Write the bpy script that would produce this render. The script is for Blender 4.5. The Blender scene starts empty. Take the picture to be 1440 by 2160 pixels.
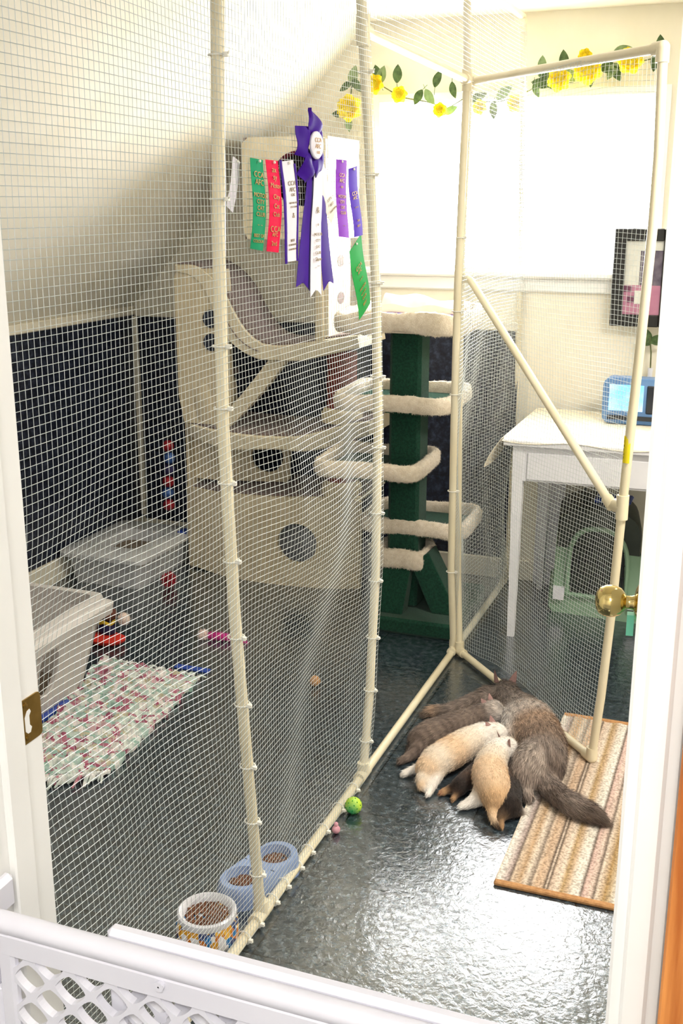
import bpy, math, random
import numpy as np
from mathutils import Vector, Matrix
random.seed(4); RNG = np.random.default_rng(4)
SC = bpy.context.scene; COL = SC.collection
pi = math.pi
# ------------------------------------------------------------------ camera measurements (image taken as 1440x2160)
FPX = 2316.0; PITCH = math.atan(648/FPX); YAW = math.radians(20.9); EYE = 1.55
_R = Vector((math.cos(YAW), math.sin(YAW), 0)); _F = Vector((-math.sin(YAW), math.cos(YAW), 0))
_fw = _F*math.cos(PITCH) - Vector((0,0,1))*math.sin(PITCH)
_up = _F*math.sin(PITCH) + Vector((0,0,1))*math.cos(PITCH)
def ray(x, y): return _fw + _R*((x-720)/FPX) - _up*((y-1080)/FPX)
def onz(x, y, z=0.0):
    r = ray(x, y); t = (z-EYE)/r.z; return Vector((r.x*t, r.y*t, z))
def ony(x, y, Y):
    r = ray(x, y); t = Y/r.y; return Vector((r.x*t, Y, EYE+r.z*t))
def onx(x, y, X):
    r = ray(x, y); t = X/r.x; return Vector((X, r.y*t, EYE+r.z*t))

# ------------------------------------------------------------------ materials
def rgb(h):
    h = h.lstrip('#'); o = []
    for i in (0,2,4):
        c = int(h[i:i+2],16)/255; o.append(c/12.92 if c <= .04045 else ((c+.055)/1.055)**2.4)
    return (*o, 1)
def pmat(name, c1, c2=None, scale=20, rough=.6, metal=0, bump=0, bscale=None, spec=.5, detail=4, mix=(.35,.65), sheen=0, emit=0, coord='Object', stretch=(1,1,1), trans=0, coat=0):
    m = bpy.data.materials.new(name); m.use_nodes = True; nt = m.node_tree; N = nt.nodes; L = nt.links
    b = N['Principled BSDF']; b.inputs['Roughness'].default_value = rough; b.inputs['Metallic'].default_value = metal
    b.inputs['Specular IOR Level'].default_value = spec
    if sheen: b.inputs['Sheen Weight'].default_value = sheen
    if coat: b.inputs['Coat Weight'].default_value = coat
    if trans: b.inputs['Transmission Weight'].default_value = trans
    c1 = rgb(c1); c2 = rgb(c2) if c2 else tuple(min(1, v*.88) for v in c1[:3])+(1,)
    tc = N.new('ShaderNodeTexCoord'); mp = N.new('ShaderNodeMapping'); mp.inputs['Scale'].default_value = stretch
    L.new(tc.outputs[coord], mp.inputs[0])
    nz = N.new('ShaderNodeTexNoise'); nz.inputs['Scale'].default_value = scale; nz.inputs['Detail'].default_value = detail
    L.new(mp.outputs[0], nz.inputs[0])
    cr = N.new('ShaderNodeValToRGB'); cr.color_ramp.elements[0].position = mix[0]; cr.color_ramp.elements[1].position = mix[1]
    cr.color_ramp.elements[0].color = c1; cr.color_ramp.elements[1].color = c2
    L.new(nz.outputs[0], cr.inputs[0]); L.new(cr.outputs[0], b.inputs['Base Color'])
    if emit:
        L.new(cr.outputs[0], b.inputs['Emission Color']); b.inputs['Emission Strength'].default_value = emit
    if bump:
        n2 = N.new('ShaderNodeTexNoise'); n2.inputs['Scale'].default_value = bscale or scale*2; n2.inputs['Detail'].default_value = 3
        L.new(mp.outputs[0], n2.inputs[0])
        bp = N.new('ShaderNodeBump'); bp.inputs['Strength'].default_value = bump; bp.inputs['Distance'].default_value = .004
        L.new(n2.outputs[0], bp.inputs['Height']); L.new(bp.outputs[0], b.inputs['Normal'])
    m['x'] = 1
    return m
def tile_mat(name, c1, c2, c3, size, off, axes, groove, rough, bump, bscale, spec=.5, specks=(.50,.78), coat=0):
    """mottled vinyl tile with fine dark seams; axes: the two object axes the tiles run along"""
    m = bpy.data.materials.new(name); m.use_nodes = True; nt = m.node_tree; N = nt.nodes; L = nt.links
    b = N['Principled BSDF']; b.inputs['Roughness'].default_value = rough; b.inputs['Specular IOR Level'].default_value = spec; b.inputs['Coat Weight'].default_value = coat; b.inputs['Coat Roughness'].default_value = .14
    tc = N.new('ShaderNodeTexCoord'); sp = N.new('ShaderNodeSeparateXYZ'); L.new(tc.outputs['Object'], sp.inputs[0])
    def math_(op, a, bb=None):
        n = N.new('ShaderNodeMath'); n.operation = op
        for i, v in enumerate((a, bb)):
            if v is None: continue
            if isinstance(v, (int, float)): n.inputs[i].default_value = v
            else: L.new(v, n.inputs[i])
        return n.outputs[0]
    ds = []
    for ax, o in zip(axes, off):
        v = math_('DIVIDE', math_('SUBTRACT', sp.outputs[ax], o), size)
        v = math_('ABSOLUTE', math_('SUBTRACT', math_('FRACT', math_('ADD', v, .5)), .5))
        ds.append(v)
    d = math_('MINIMUM', ds[0], ds[1]); seam = math_('LESS_THAN', d, groove)
    nz = N.new('ShaderNodeTexNoise'); nz.inputs['Scale'].default_value = 46; nz.inputs['Detail'].default_value = 7; nz.inputs['Roughness'].default_value = .7
    L.new(tc.outputs['Object'], nz.inputs[0])
    cr = N.new('ShaderNodeValToRGB'); e = cr.color_ramp.elements
    e[0].position = .36; e[0].color = rgb(c1); e[1].position = specks[0]; e[1].color = rgb(c2)
    x = e.new(specks[1]); x.color = rgb(c3)
    L.new(nz.outputs[0], cr.inputs[0])
    mx = N.new('ShaderNodeMix'); mx.data_type = 'RGBA'; L.new(seam, mx.inputs[0]); L.new(cr.outputs[0], mx.inputs[6]); mx.inputs[7].default_value = rgb('#07090b')
    L.new(mx.outputs[2], b.inputs['Base Color'])
    n2 = N.new('ShaderNodeTexNoise'); n2.inputs['Scale'].default_value = bscale; n2.inputs['Detail'].default_value = 4; n2.inputs['Roughness'].default_value = .55
    n2.inputs['Distortion'].default_value = 1.1
    L.new(tc.outputs['Object'], n2.inputs[0])
    h = math_('SUBTRACT', n2.outputs[0], math_('MULTIPLY', seam, 1.8))
    bp = N.new('ShaderNodeBump'); bp.inputs['Strength'].default_value = bump; bp.inputs['Distance'].default_value = .004
    L.new(h, bp.inputs['Height']); L.new(bp.outputs[0], b.inputs['Normal']); L.new(bp.outputs[0], b.inputs['Coat Normal'])
    return m
def attr_mat(name, rough=.8, sheen=0.0, mul=1.0):
    m = bpy.data.materials.new(name); m.use_nodes = True; nt = m.node_tree; N = nt.nodes; L = nt.links
    b = N['Principled BSDF']; b.inputs['Roughness'].default_value = rough; b.inputs['Specular IOR Level'].default_value = .25
    a = N.new('ShaderNodeAttribute'); a.attribute_name = 'Coat'; L.new(a.outputs['Color'], b.inputs['Base Color'])
    if sheen: b.inputs['Sheen Weight'].default_value = sheen
    return m
def stripe_mat(name, stops, axis, scale, off, noise=.004, rough=.9):
    m = bpy.data.materials.new(name); m.use_nodes = True; nt = m.node_tree; N = nt.nodes; L = nt.links
    b = N['Principled BSDF']; b.inputs['Roughness'].default_value = rough; b.inputs['Specular IOR Level'].default_value = .15
    tc = N.new('ShaderNodeTexCoord'); sp = N.new('ShaderNodeSeparateXYZ'); L.new(tc.outputs['Object'], sp.inputs[0])
    nz = N.new('ShaderNodeTexNoise'); nz.inputs['Scale'].default_value = 240; L.new(tc.outputs['Object'], nz.inputs[0])
    def math_(op, a, bb):
        n = N.new('ShaderNodeMath'); n.operation = op
        for i, v in enumerate((a, bb)):
            if isinstance(v, (int, float)): n.inputs[i].default_value = v
            else: L.new(v, n.inputs[i])
        return n.outputs[0]
    v = math_('ADD', sp.outputs[axis], math_('MULTIPLY', math_('SUBTRACT', nz.outputs[0], .5), noise*4))
    v = math_('FRACT', math_('DIVIDE', math_('SUBTRACT', v, off), scale), 0)
    cr = N.new('ShaderNodeValToRGB'); cr.color_ramp.interpolation = 'LINEAR'; e = cr.color_ramp.elements
    e[0].position = 0; e[0].color = rgb(stops[0][1]); e[1].position = 1; e[1].color = rgb(stops[0][1])
    for p, c in stops[1:]:
        q = e.new(p); q.color = rgb(c)
    L.new(v, cr.inputs[0])
    mx = N.new('ShaderNodeMix'); mx.data_type = 'RGBA'; mx.blend_type = 'MULTIPLY'; mx.inputs[0].default_value = .6
    n3 = N.new('ShaderNodeTexNoise'); n3.inputs['Scale'].default_value = 160; L.new(tc.outputs['Object'], n3.inputs[0])
    c3 = N.new('ShaderNodeValToRGB'); c3.color_ramp.elements[0].position = .35; c3.color_ramp.elements[0].color = (.35,.33,.3,1); c3.color_ramp.elements[1].position = .6; c3.color_ramp.elements[1].color = (1.2,1.2,1.2,1)
    L.new(n3.outputs[0], c3.inputs[0]); L.new(cr.outputs[0], mx.inputs[6]); L.new(c3.outputs[0], mx.inputs[7])
    L.new(mx.outputs[2], b.inputs['Base Color'])
    bp = N.new('ShaderNodeBump'); bp.inputs['Strength'].default_value = .7; bp.inputs['Distance'].default_value = .003
    L.new(n3.outputs[0], bp.inputs['Height']); L.new(bp.outputs[0], b.inputs['Normal'])
    return m
def patch_mat(name, cols, scale, rough=.9, bump=.6, stretch=(1,1,1), rnd=1.0, warp=0, soft=False):
    """patches of several colours (voronoi cells)"""
    m = bpy.data.materials.new(name); m.use_nodes = True; nt = m.node_tree; N = nt.nodes; L = nt.links
    b = N['Principled BSDF']; b.inputs['Roughness'].default_value = rough; b.inputs['Specular IOR Level'].default_value = .2
    tc = N.new('ShaderNodeTexCoord'); mp = N.new('ShaderNodeMapping'); mp.inputs['Scale'].default_value = stretch
    L.new(tc.outputs['Object'], mp.inputs[0])
    if warp:
        wn = N.new('ShaderNodeTexNoise'); wn.inputs['Scale'].default_value = scale*1.3; wn.inputs['Detail'].default_value = 5; L.new(tc.outputs['Object'], wn.inputs[0])
        ma = N.new('ShaderNodeMix'); ma.data_type = 'RGBA'; ma.blend_type = 'LINEAR_LIGHT'; ma.inputs[0].default_value = warp; L.new(mp.outputs[0], ma.inputs[6]); L.new(wn.outputs['Color'], ma.inputs[7]); ma.clamp_result = False
        class _O: outputs = [ma.outputs[2]]
        mp = _O
    vo = N.new('ShaderNodeTexVoronoi'); vo.inputs['Scale'].default_value = scale; vo.inputs['Randomness'].default_value = rnd; L.new(mp.outputs[0], vo.inputs[0])
    sp = N.new('ShaderNodeSeparateColor'); L.new(vo.outputs['Color'], sp.inputs[0])
    cr = N.new('ShaderNodeValToRGB'); cr.color_ramp.interpolation = 'CONSTANT'; e = cr.color_ramp.elements
    e[0].position = 0; e[0].color = rgb(cols[0]); e[1].position = 1/len(cols); e[1].color = rgb(cols[1])
    for i, c in enumerate(cols[2:], 2):
        q = e.new(i/len(cols)); q.color = rgb(c)
    L.new(sp.outputs[0], cr.inputs[0]); L.new(cr.outputs[0], b.inputs['Base Color'])
    bp = N.new('ShaderNodeBump'); bp.inputs['Strength'].default_value = bump; bp.inputs['Distance'].default_value = .004
    L.new(vo.outputs['Distance'], bp.inputs['Height']); L.new(bp.outputs[0], b.inputs['Normal'])
    return m
M = {}
def mk(k, *a, **kw): M[k] = pmat(k, *a, **kw)
mk('wall_paint', '#efe9d8', '#eae3d0', scale=6, rough=.85, spec=.2, bump=.03, bscale=180)
mk('ceiling_paint', '#f2ecdc', '#eee7d4', scale=5, rough=.9, spec=.2)
mk('white_paint', '#f3f2ee', '#efeeea', scale=8, rough=.4)
mk('trim_paint', '#e9e3d3', '#e2dbc9', scale=10, rough=.5)
mk('gate_plastic', '#dddce4', '#d8d7e0', scale=10, rough=.35)
M['floor'] = tile_mat('dark vinyl tile', '#192126', '#2f3a41', '#626e75', .31, (-.588, 2.126), (0,1), .0055, .15, .33, 48, spec=1.0, coat=.8)
M['navy_x'] = tile_mat('navy vinyl panel left', '#10131f', '#1e2334', '#4b5468', .31, (3.9, 1.05), (1,2), .0025, .32, .3, 60)
M['navy_y'] = tile_mat('navy vinyl panel back', '#10131f', '#1e2334', '#4b5468', .31, (-1.13, 1.05), (0,2), .0035, .32, .3, 60)
mk('pvc', '#e9dfc3', '#e2d6b6', scale=9, rough=.35, stretch=(1,1,.4))
mk('wire', '#cdd2d0', '#bdc4c3', scale=50, rough=.4, metal=.25, spec=.6)
mk('tie', '#f4f1e6', rough=.4)
mk('brass', '#e3cf92', '#dcc582', scale=15, rough=.12, metal=1)
mk('brass_dull', '#a98a4c', '#96783e', scale=40, rough=.35, metal=1)
mk('dark_metal', '#3c3426', rough=.4, metal=1)
mk('tag_green', '#7fe0bd', rough=.6)
mk('oak', '#d28a48', '#a65c26', scale=9, rough=.35, stretch=(9,9,.55), detail=8, bump=.12, bscale=30)
mk('green_carpet', '#1f4a39', '#173a2c', scale=160, rough=1, spec=.05, bump=.8, bscale=500, sheen=.15)
mk('fleece', '#ece0cd', '#dccdb6', scale=60, rough=1, spec=.05, bump=.8, bscale=260, sheen=.3)
mk('gym_cream', '#d9ccb0', '#cfc1a3', scale=14, rough=.75, spec=.25, bump=.1, bscale=120)
mk('gym_edge', '#e3d8bf', '#d8ccb0', scale=14, rough=.6, spec=.3)
mk('gym_carpet', '#8b7a78', '#75655f', scale=140, rough=1, spec=.05, bump=.8, bscale=400, sheen=.2)
mk('sisal', '#8f4a44', '#6f332f', scale=30, rough=.95, spec=.1, bump=.9, bscale=180, stretch=(.4,.4,5))
mk('maroon', '#5a2230', '#471824', scale=60, rough=.95, spec=.1, bump=.4)
mk('dark_cavity', '#3b3836', '#2d2b2a', scale=30, rough=1, spec=.05)
mk('grey_plastic', '#cdc7c3', '#c4beb9', scale=10, rough=.4)
mk('clear_plastic', '#cfd0d2', '#c3c4c8', scale=10, rough=.3, spec=.5)
mk('litter', '#8d7f70', '#6d6154', scale=120, rough=1, bump=1, bscale=300)
mk('blue_plastic', '#2b4aa8', '#233f94', scale=10, rough=.4)
mk('bowl_blue', '#8ea3cc', '#8398c2', scale=10, rough=.35)
mk('ceramic', '#e9e8ee', '#e2e1e8', scale=10, rough=.2)
M['mosaic'] = patch_mat('bowl paws', ['#e8e6ea','#d89a2c','#2f77b5','#e8e6ea','#c7742c','#3d4a77','#e4e0dc','#e9b54a'], 75, rough=.25, bump=.05)
mk('kibble', '#7b4d31', '#5a3520', scale=90, rough=.8, bump=.3)
M['ball'] = pmat('green ball', '#b9d63a', '#1fa36a', scale=9, rough=.5, mix=(.44,.56), detail=0, bump=.4, bscale=160)
mk('pink_felt', '#d9a3ad', '#c98c9b', scale=60, rough=1)
M['rug'] = stripe_mat('striped rug', [(0,'#b59a80'),(.045,'#bda48c'),(.07,'#5a4d43'),(.085,'#c2b09e'),(.10,'#5e5146'),(.12,'#bfa995'),(.18,'#ccbcab'),(.22,'#a58a62'),(.26,'#b59c80'),(.30,'#cdc2b4'),(.36,'#d3cbc0'),(.385,'#6a5d53'),(.405,'#bfa398'),(.46,'#c8b2a4'),(.49,'#6f6257'),(.51,'#cab9a8'),(.58,'#9e8054'),(.62,'#b09b7c'),(.67,'#d9d2c8'),(.74,'#ac9b94'),(.765,'#71645b'),(.785,'#bfab95'),(.85,'#ad9070'),(.90,'#cabaa8'),(.95,'#85776a'),(.97,'#c0aa94')], 0, .27, -.47, .0008)
mk('jute', '#b98a5a', '#a1744a', scale=90, rough=.95, bump=.5)
M['rag'] = patch_mat('rag weave', ['#cfd5cd','#8aa99c','#a8687a','#d9cfcc','#94b0a5','#c3a2a6','#b7c6bd','#9a5369','#d8d6d0','#b3ab92','#a5bcb3','#c9cfc8'], 34, bump=.8, stretch=(1,1.6,1), warp=.035)
M['rag_b'] = pmat('rag strip rose', '#9c4c63', '#c08b95', scale=40, rough=1, bump=.6)
M['rag_c'] = pmat('rag strip pale', '#e2dedb', '#b9c4bc', scale=40, rough=1, bump=.6)
mk('carrier_green', '#8aa78c', '#7f9d82', scale=10, rough=.5)
mk('carrier_dark', '#39413a', '#2c332e', scale=10, rough=.5)
mk('black_wire', '#24262b', rough=.4, metal=.4)
mk('table_white', '#e7e6ea', '#dedde2', scale=8, rough=.5)
mk('lace', '#f3ead6', '#e9ddc5', scale=60, rough=1, spec=.1, bump=.5, bscale=200)
mk('tv_blue', '#5f86b4', '#4d74a6', scale=10, rough=.35)
mk('tv_dark', '#20242d', rough=.3)
mk('screen', '#6fc8f5', '#b4e6ff', scale=9, rough=.2, emit=.75)
mk('frame_black', '#1c1a18', '#141210', scale=30, rough=.4)
mk('art_pale', '#d8d8cf', rough=.6); mk('art_pink', '#b77f96', '#a86d88', scale=10, rough=.6); mk('art_grey', '#6f6673', '#4c4455', scale=30, rough=.6); mk('art_plum', '#6a3a55', rough=.6)
mk('leaf', '#5f7a45', '#41592f', scale=60, rough=.6); mk('leaf_pale', '#93a878', '#7f9566', scale=60, rough=.6)
mk('petal', '#fdf03c', '#f8e024', scale=30, rough=.6, sheen=.2); mk('vine', '#6b6f45', '#4d5130', scale=40, rough=.8)
mk('sat_purple', '#3a0c86', '#31087a', scale=12, rough=.55, spec=.12); mk('sat_green', '#0f8f63', '#0b8359', scale=12, rough=.6, spec=.1)
mk('sat_red', '#d90f45', '#cc0a3d', scale=12, rough=.6, spec=.1); mk('sat_white', '#dcd8e0', '#d3cfd9', scale=12, rough=.6, spec=.1)
mk('sat_violet', '#8030b0', '#7528a5', scale=12, rough=.6, spec=.1); mk('sat_lilac', '#5030aa', '#46279e', scale=12, rough=.6, spec=.1)
mk('sat_leaf', '#14913f', '#108638', scale=12, rough=.6, spec=.1); mk('sat_cream', '#d9d3cb', '#cfc8bf', scale=12, rough=.5, spec=.2)
mk('gold', '#b98d3e', '#a87c30', scale=40, rough=.4, metal=.4); mk('ink_gold', '#8a7752', rough=.5)
mk('pin', '#f2f0e2', rough=.3)
mk('toy_red', '#e1301f', '#c9281a', scale=20, rough=.7); mk('toy_navy', '#2a2350', '#1f1a40', scale=20, rough=.8); mk('toy_yellow', '#e6c23a', '#d7b02c', scale=20, rough=.7)
mk('toy_brown', '#6b3f33', '#553026', scale=40, rough=1, bump=.5); mk('fluff', '#efdcd2', '#e4cabf', scale=60, rough=1); mk('feather_pink', '#d8338f', '#c02579', scale=30, rough=.9)
mk('tinsel_red', '#9c1526', '#7c0d1c', scale=60, rough=.35, metal=.3); mk('tinsel_blue', '#3a5f9c', '#2b4a86', scale=60, rough=.35, metal=.3)
mk('yellow_tag', '#f4e01e', '#ecd412', scale=20, rough=.5)
mk('steel', '#b9bcc0', '#a9adb2', scale=10, rough=.15, metal=1)
mk('sky_card', '#ffffff', '#ffffff')
mk('mauve', '#7a5aa6', '#6b4d98', scale=20, rough=.9)
mk('cloth_cream', '#e7dccb', '#dfd2be', scale=20, rough=.95, bump=.2)
mk('nose', '#8a5a58', rough=.5); mk('ear_in', '#a5837e', '#8d6c68', scale=40, rough=.9); mk('eye', '#1a1614', rough=.2)
M['coat'] = attr_mat('coat', .85, .12)
def translucent(m, f):
    nt = m.node_tree; N = nt.nodes; L = nt.links; b = N['Principled BSDF']; out = [n for n in N if n.type == 'OUTPUT_MATERIAL'][0]
    t = N.new('ShaderNodeBsdfTranslucent'); mx = N.new('ShaderNodeMixShader'); mx.inputs[0].default_value = f
    L.new(b.inputs['Base Color'].links[0].from_socket, t.inputs[0]); L.new(b.outputs[0], mx.inputs[1]); L.new(t.outputs[0], mx.inputs[2]); L.new(mx.outputs[0], out.inputs[0])
translucent(M['petal'], .4); translucent(M['leaf'], .3); translucent(M['leaf_pale'], .35)
g = bpy.data.materials.new('window glass'); g.use_nodes = True; nt = g.node_tree; nt.nodes.clear()
o_ = nt.nodes.new('ShaderNodeOutputMaterial'); mx_ = nt.nodes.new('ShaderNodeMixShader'); t_ = nt.nodes.new('ShaderNodeBsdfTransparent'); gl_ = nt.nodes.new('ShaderNodeBsdfGlossy')
gl_.inputs['Roughness'].default_value = .02; mx_.inputs[0].default_value = .06
nt.links.new(t_.outputs[0], mx_.inputs[1]); nt.links.new(gl_.outputs[0], mx_.inputs[2]); nt.links.new(mx_.outputs[0], o_.inputs[0]); M['glass'] = g

# ------------------------------------------------------------------ mesh builder
class MB:
    def __init__(s): s.v = []; s.f = []; s.mi = []; s.cur = 0
    def add(s, vs, fs):
        b = len(s.v); s.v += [tuple(p) for p in vs]; s.f += [tuple(b+i for i in f) for f in fs]; s.mi += [s.cur]*len(fs); return s
    def box(s, lo, hi, rz=0, pivot=None, bev=0):
        x0,y0,z0 = lo; x1,y1,z1 = hi
        if bev:
            cx,cy,cz = (x0+x1)/2,(y0+y1)/2,(z0+z1)/2; h = ((x1-x0)/2,(y1-y0)/2,(z1-z0)/2); b = min(bev, *[q*.95 for q in h])
            vs = []; idx = {}
            for sx in (-1,1):
                for sy in (-1,1):
                    for sz in (-1,1):
                        for a in range(3):
                            sg = (sx,sy,sz)
                            p = [ (h[k] if k == a else h[k]-b)*sg[k] for k in range(3)]
                            idx[(sx,sy,sz,a)] = len(vs); vs.append((cx+p[0],cy+p[1],cz+p[2]))
            fs = []
            for a in range(3):
                u, w = [(1,2),(2,0),(0,1)][a]
                for sg in (-1,1):
                    q = []
                    for su, sw in ((-1,-1),(1,-1),(1,1),(-1,1)):
                        k = [0,0,0]; k[a] = sg; k[u] = su; k[w] = sw; q.append(idx[(*k,a)])
                    fs.append(q if sg > 0 else q[::-1])
            for a in range(3):           # edges running along a
                u, w = [(1,2),(2,0),(0,1)][a]
                for su in (-1,1):
                    for sw in (-1,1):
                        k0 = [0,0,0]; k1 = [0,0,0]; k0[a] = -1; k1[a] = 1
                        for k in (k0,k1): k[u] = su; k[w] = sw
                        q = [idx[(*k0,u)], idx[(*k1,u)], idx[(*k1,w)], idx[(*k0,w)]]
                        fs.append(q if su*sw < 0 else q[::-1])
            for sx in (-1,1):
                for sy in (-1,1):
                    for sz in (-1,1):
                        q = [idx[(sx,sy,sz,0)], idx[(sx,sy,sz,1)], idx[(sx,sy,sz,2)]]
                        fs.append(q if sx*sy*sz > 0 else q[::-1])
        else:
            vs = [(x,y,z) for x in (x0,x1) for y in (y0,y1) for z in (z0,z1)]
            fs = [(0,1,3,2),(4,6,7,5),(0,4,5,1),(2,3,7,6),(0,2,6,4),(1,5,7,3)]
        if rz:
            px, py = pivot or ((x0+x1)/2,(y0+y1)/2); c, sn = math.cos(rz), math.sin(rz)
            vs = [(px+(x-px)*c-(y-py)*sn, py+(x-px)*sn+(y-py)*c, z) for x,y,z in vs]
        return s.add(vs, fs)
    def hexa(s, p):   # 8 corners: bottom 4 ccw, top 4 ccw
        return s.add(p, [(3,2,1,0),(4,5,6,7),(0,1,5,4),(1,2,6,5),(2,3,7,6),(3,0,4,7)])
    def tube(s, path, r, n=10, cap=True, sx=1.0, up=None):
        P = [Vector(p) for p in path]; rr = r if isinstance(r, (list,tuple)) else [r]*len(P)
        ref = None; rings = []
        for i, p in enumerate(P):
            t = (P[min(i+1,len(P)-1)] - P[max(i-1,0)]).normalized()
            if ref is None:
                ref = Vector(up) if up else (Vector((0,0,1)) if abs(t.z) < .9 else Vector((1,0,0)))
            a = t.cross(ref)
            if a.length < 1e-6: a = t.orthogonal()
            a.normalize(); b = a.cross(t).normalized(); ref = b
            rings.append([p + a*(math.cos(2*pi*k/n)*rr[i]*sx) + b*(math.sin(2*pi*k/n)*rr[i]) for k in range(n)])
        vs = [q for rg in rings for q in rg]; m = len(rings)
        fs = [(i*n+k, i*n+(k+1)%n, (i+1)*n+(k+1)%n, (i+1)*n+k) for i in range(m-1) for k in range(n)]
        if cap: fs += [tuple(range(n-1,-1,-1)), tuple((m-1)*n+k for k in range(n))]
        return s.add(vs, fs)
    def loft(s, rings, closed=False, caps=True):
        n = len(rings[0]); m = len(rings); vs = [q for r in rings for q in r]
        fs = [(i*n+k, i*n+(k+1)%n, ((i+1)%m)*n+(k+1)%n, ((i+1)%m)*n+k) for i in range(m if closed else m-1) for k in range(n)]
        if caps and not closed: fs += [tuple(range(n-1,-1,-1)), tuple((m-1)*n+k for k in range(n))]
        return s.add(vs, fs)
    def lathe(s, prof, c=(0,0,0), n=32, axis='z', ell=(1,1)):
        rings = []
        for r, h in prof:
            rg = []
            for k in range(n):
                a = 2*pi*k/n; u, w = r*math.cos(a)*ell[0], r*math.sin(a)*ell[1]
                d = {'z':(u,w,h),'x':(h,u,w),'y':(w,h,u)}[axis]
                rg.append((c[0]+d[0],c[1]+d[1],c[2]+d[2]))
            rings.append(rg)
        return s.loft(rings)
    def ball(s, c, r, n=14, m=9, sc=(1,1,1)):
        rings = [[(c[0]+r*sc[0]*math.sin(pi*(i+.02)/(m+.04))*math.cos(2*pi*k/n), c[1]+r*sc[1]*math.sin(pi*(i+.02)/(m+.04))*math.sin(2*pi*k/n), c[2]-r*sc[2]*math.cos(pi*(i+.02)/(m+.04))) for k in range(n)] for i in range(m+1)]
        return s.loft(rings)
    def prism(s, outline, d):   # outline: 3D points, extruded by vector d
        n = len(outline); a = [Vector(p) for p in outline]; b = [p+Vector(d) for p in a]
        return s.add(a+b, [tuple(range(n-1,-1,-1)), tuple(range(n,2*n))] + [(i,(i+1)%n,n+(i+1)%n,n+i) for i in range(n)])
    def sheet(s, fn, nu, nv, thick=None):
        vs = [fn(i/nu, j/nv) for j in range(nv+1) for i in range(nu+1)]
        fs = [(j*(nu+1)+i, j*(nu+1)+i+1, (j+1)*(nu+1)+i+1, (j+1)*(nu+1)+i) for j in range(nv) for i in range(nu)]
        if thick:
            T = Vector(thick); n0 = len(vs); v2 = [Vector(p)+T for p in vs]
            f2 = [tuple(n0+i for i in f[::-1]) for f in fs]
            bd = [i for i in range(nu+1)] + [j*(nu+1)+nu for j in range(1,nv+1)] + [nv*(nu+1)+i for i in range(nu-1,-1,-1)] + [j*(nu+1) for j in range(nv-1,0,-1)]
            f3 = [(bd[i], n0+bd[i], n0+bd[(i+1)%len(bd)], bd[(i+1)%len(bd)]) for i in range(len(bd))]
            return s.add(list(vs)+v2, fs+f2+f3)
        return s.add(vs, fs)
    def build(s, name, mats, parent=None, smooth=False, loc=None, bevel=0, fix=False):
        base = Vector(loc) if loc is not None else world_loc(parent)
        me = bpy.data.meshes.new(name); me.from_pydata([tuple(Vector(p)-base) for p in s.v], [], s.f)
        for m in (mats if isinstance(mats, (list,tuple)) else [mats]): me.materials.append(m)
        if any(s.mi): me.polygons.foreach_set('material_index', s.mi)
        me.validate()
        if fix:
            import bmesh
            bm = bmesh.new(); bm.from_mesh(me); bmesh.ops.recalc_face_normals(bm, faces=bm.faces); bm.to_mesh(me); bm.free()
        o = bpy.data.objects.new(name, me); COL.objects.link(o)
        if parent is not None: o.parent = parent
        else: o.location = base
        if smooth:
            me.polygons.foreach_set('use_smooth', [True]*len(me.polygons))
            try:
                me.set_sharp_from_angle(angle=math.radians(42))
            except Exception: pass
        if bevel:
            b = o.modifiers.new('bevel','BEVEL'); b.width = bevel; b.segments = 2; b.limit_method = 'ANGLE'
        me.update()
        return o
def world_loc(o):
    v = Vector((0,0,0))
    while o is not None: v += o.location; o = o.parent
    return v
def tag(o, label=None, cat=None, group=None, kind=None):
    if label: o['label'] = label
    if cat: o['category'] = cat
    if group: o['group'] = group
    if kind: o['kind'] = kind
    return o
def thing(name, label, cat, loc, group=None):
    o = bpy.data.objects.new(name, None); COL.objects.link(o); o.location = loc; o.empty_display_size = .05
    return tag(o, label, cat, group)
def struct(mb, name, m, label=None, cat=None, **kw):
    o = mb.build(name, m, None, **kw); tag(o, label, cat, None, 'structure'); return o
def text_obj(body, size, mat, origin, ux, uy, parent, name='gold_lettering', ext=.0003, align='CENTER', label=None, wide=1.0):
    cu = bpy.data.curves.new('t','FONT'); cu.body = body; cu.size = size; cu.align_x = align; cu.extrude = ext; cu.space_line = .85
    to = bpy.data.objects.new('t', cu); COL.objects.link(to)
    dg = bpy.context.evaluated_depsgraph_get(); me = bpy.data.meshes.new_from_object(to.evaluated_get(dg))
    bpy.data.objects.remove(to); bpy.data.curves.remove(cu)
    ux = Vector(ux).normalized(); uy = Vector(uy).normalized(); uz = ux.cross(uy); base = world_loc(parent); O = Vector(origin)-base
    for v in me.vertices: v.co = O + ux*v.co.x*wide + uy*v.co.y + uz*v.co.z
    me.materials.clear(); me.materials.append(mat)
    o = bpy.data.objects.new(name, me); COL.objects.link(o); o.parent = parent
    if label: o['label'] = label
    return o
def smoothstep(a, b, x):
    t = max(0, min(1, (x-a)/(b-a))); return t*t*(3-2*t)
def interp(poly, z):   # poly sorted by z descending or ascending: list of Vectors -> point at height z (extrapolates)
    P = sorted(poly, key=lambda p: p.z)
    i = 0
    while i < len(P)-2 and z > P[i+1].z: i += 1
    a, b = P[i], P[i+1]; t = (z-a.z)/(b.z-a.z); return a+(b-a)*t
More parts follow.
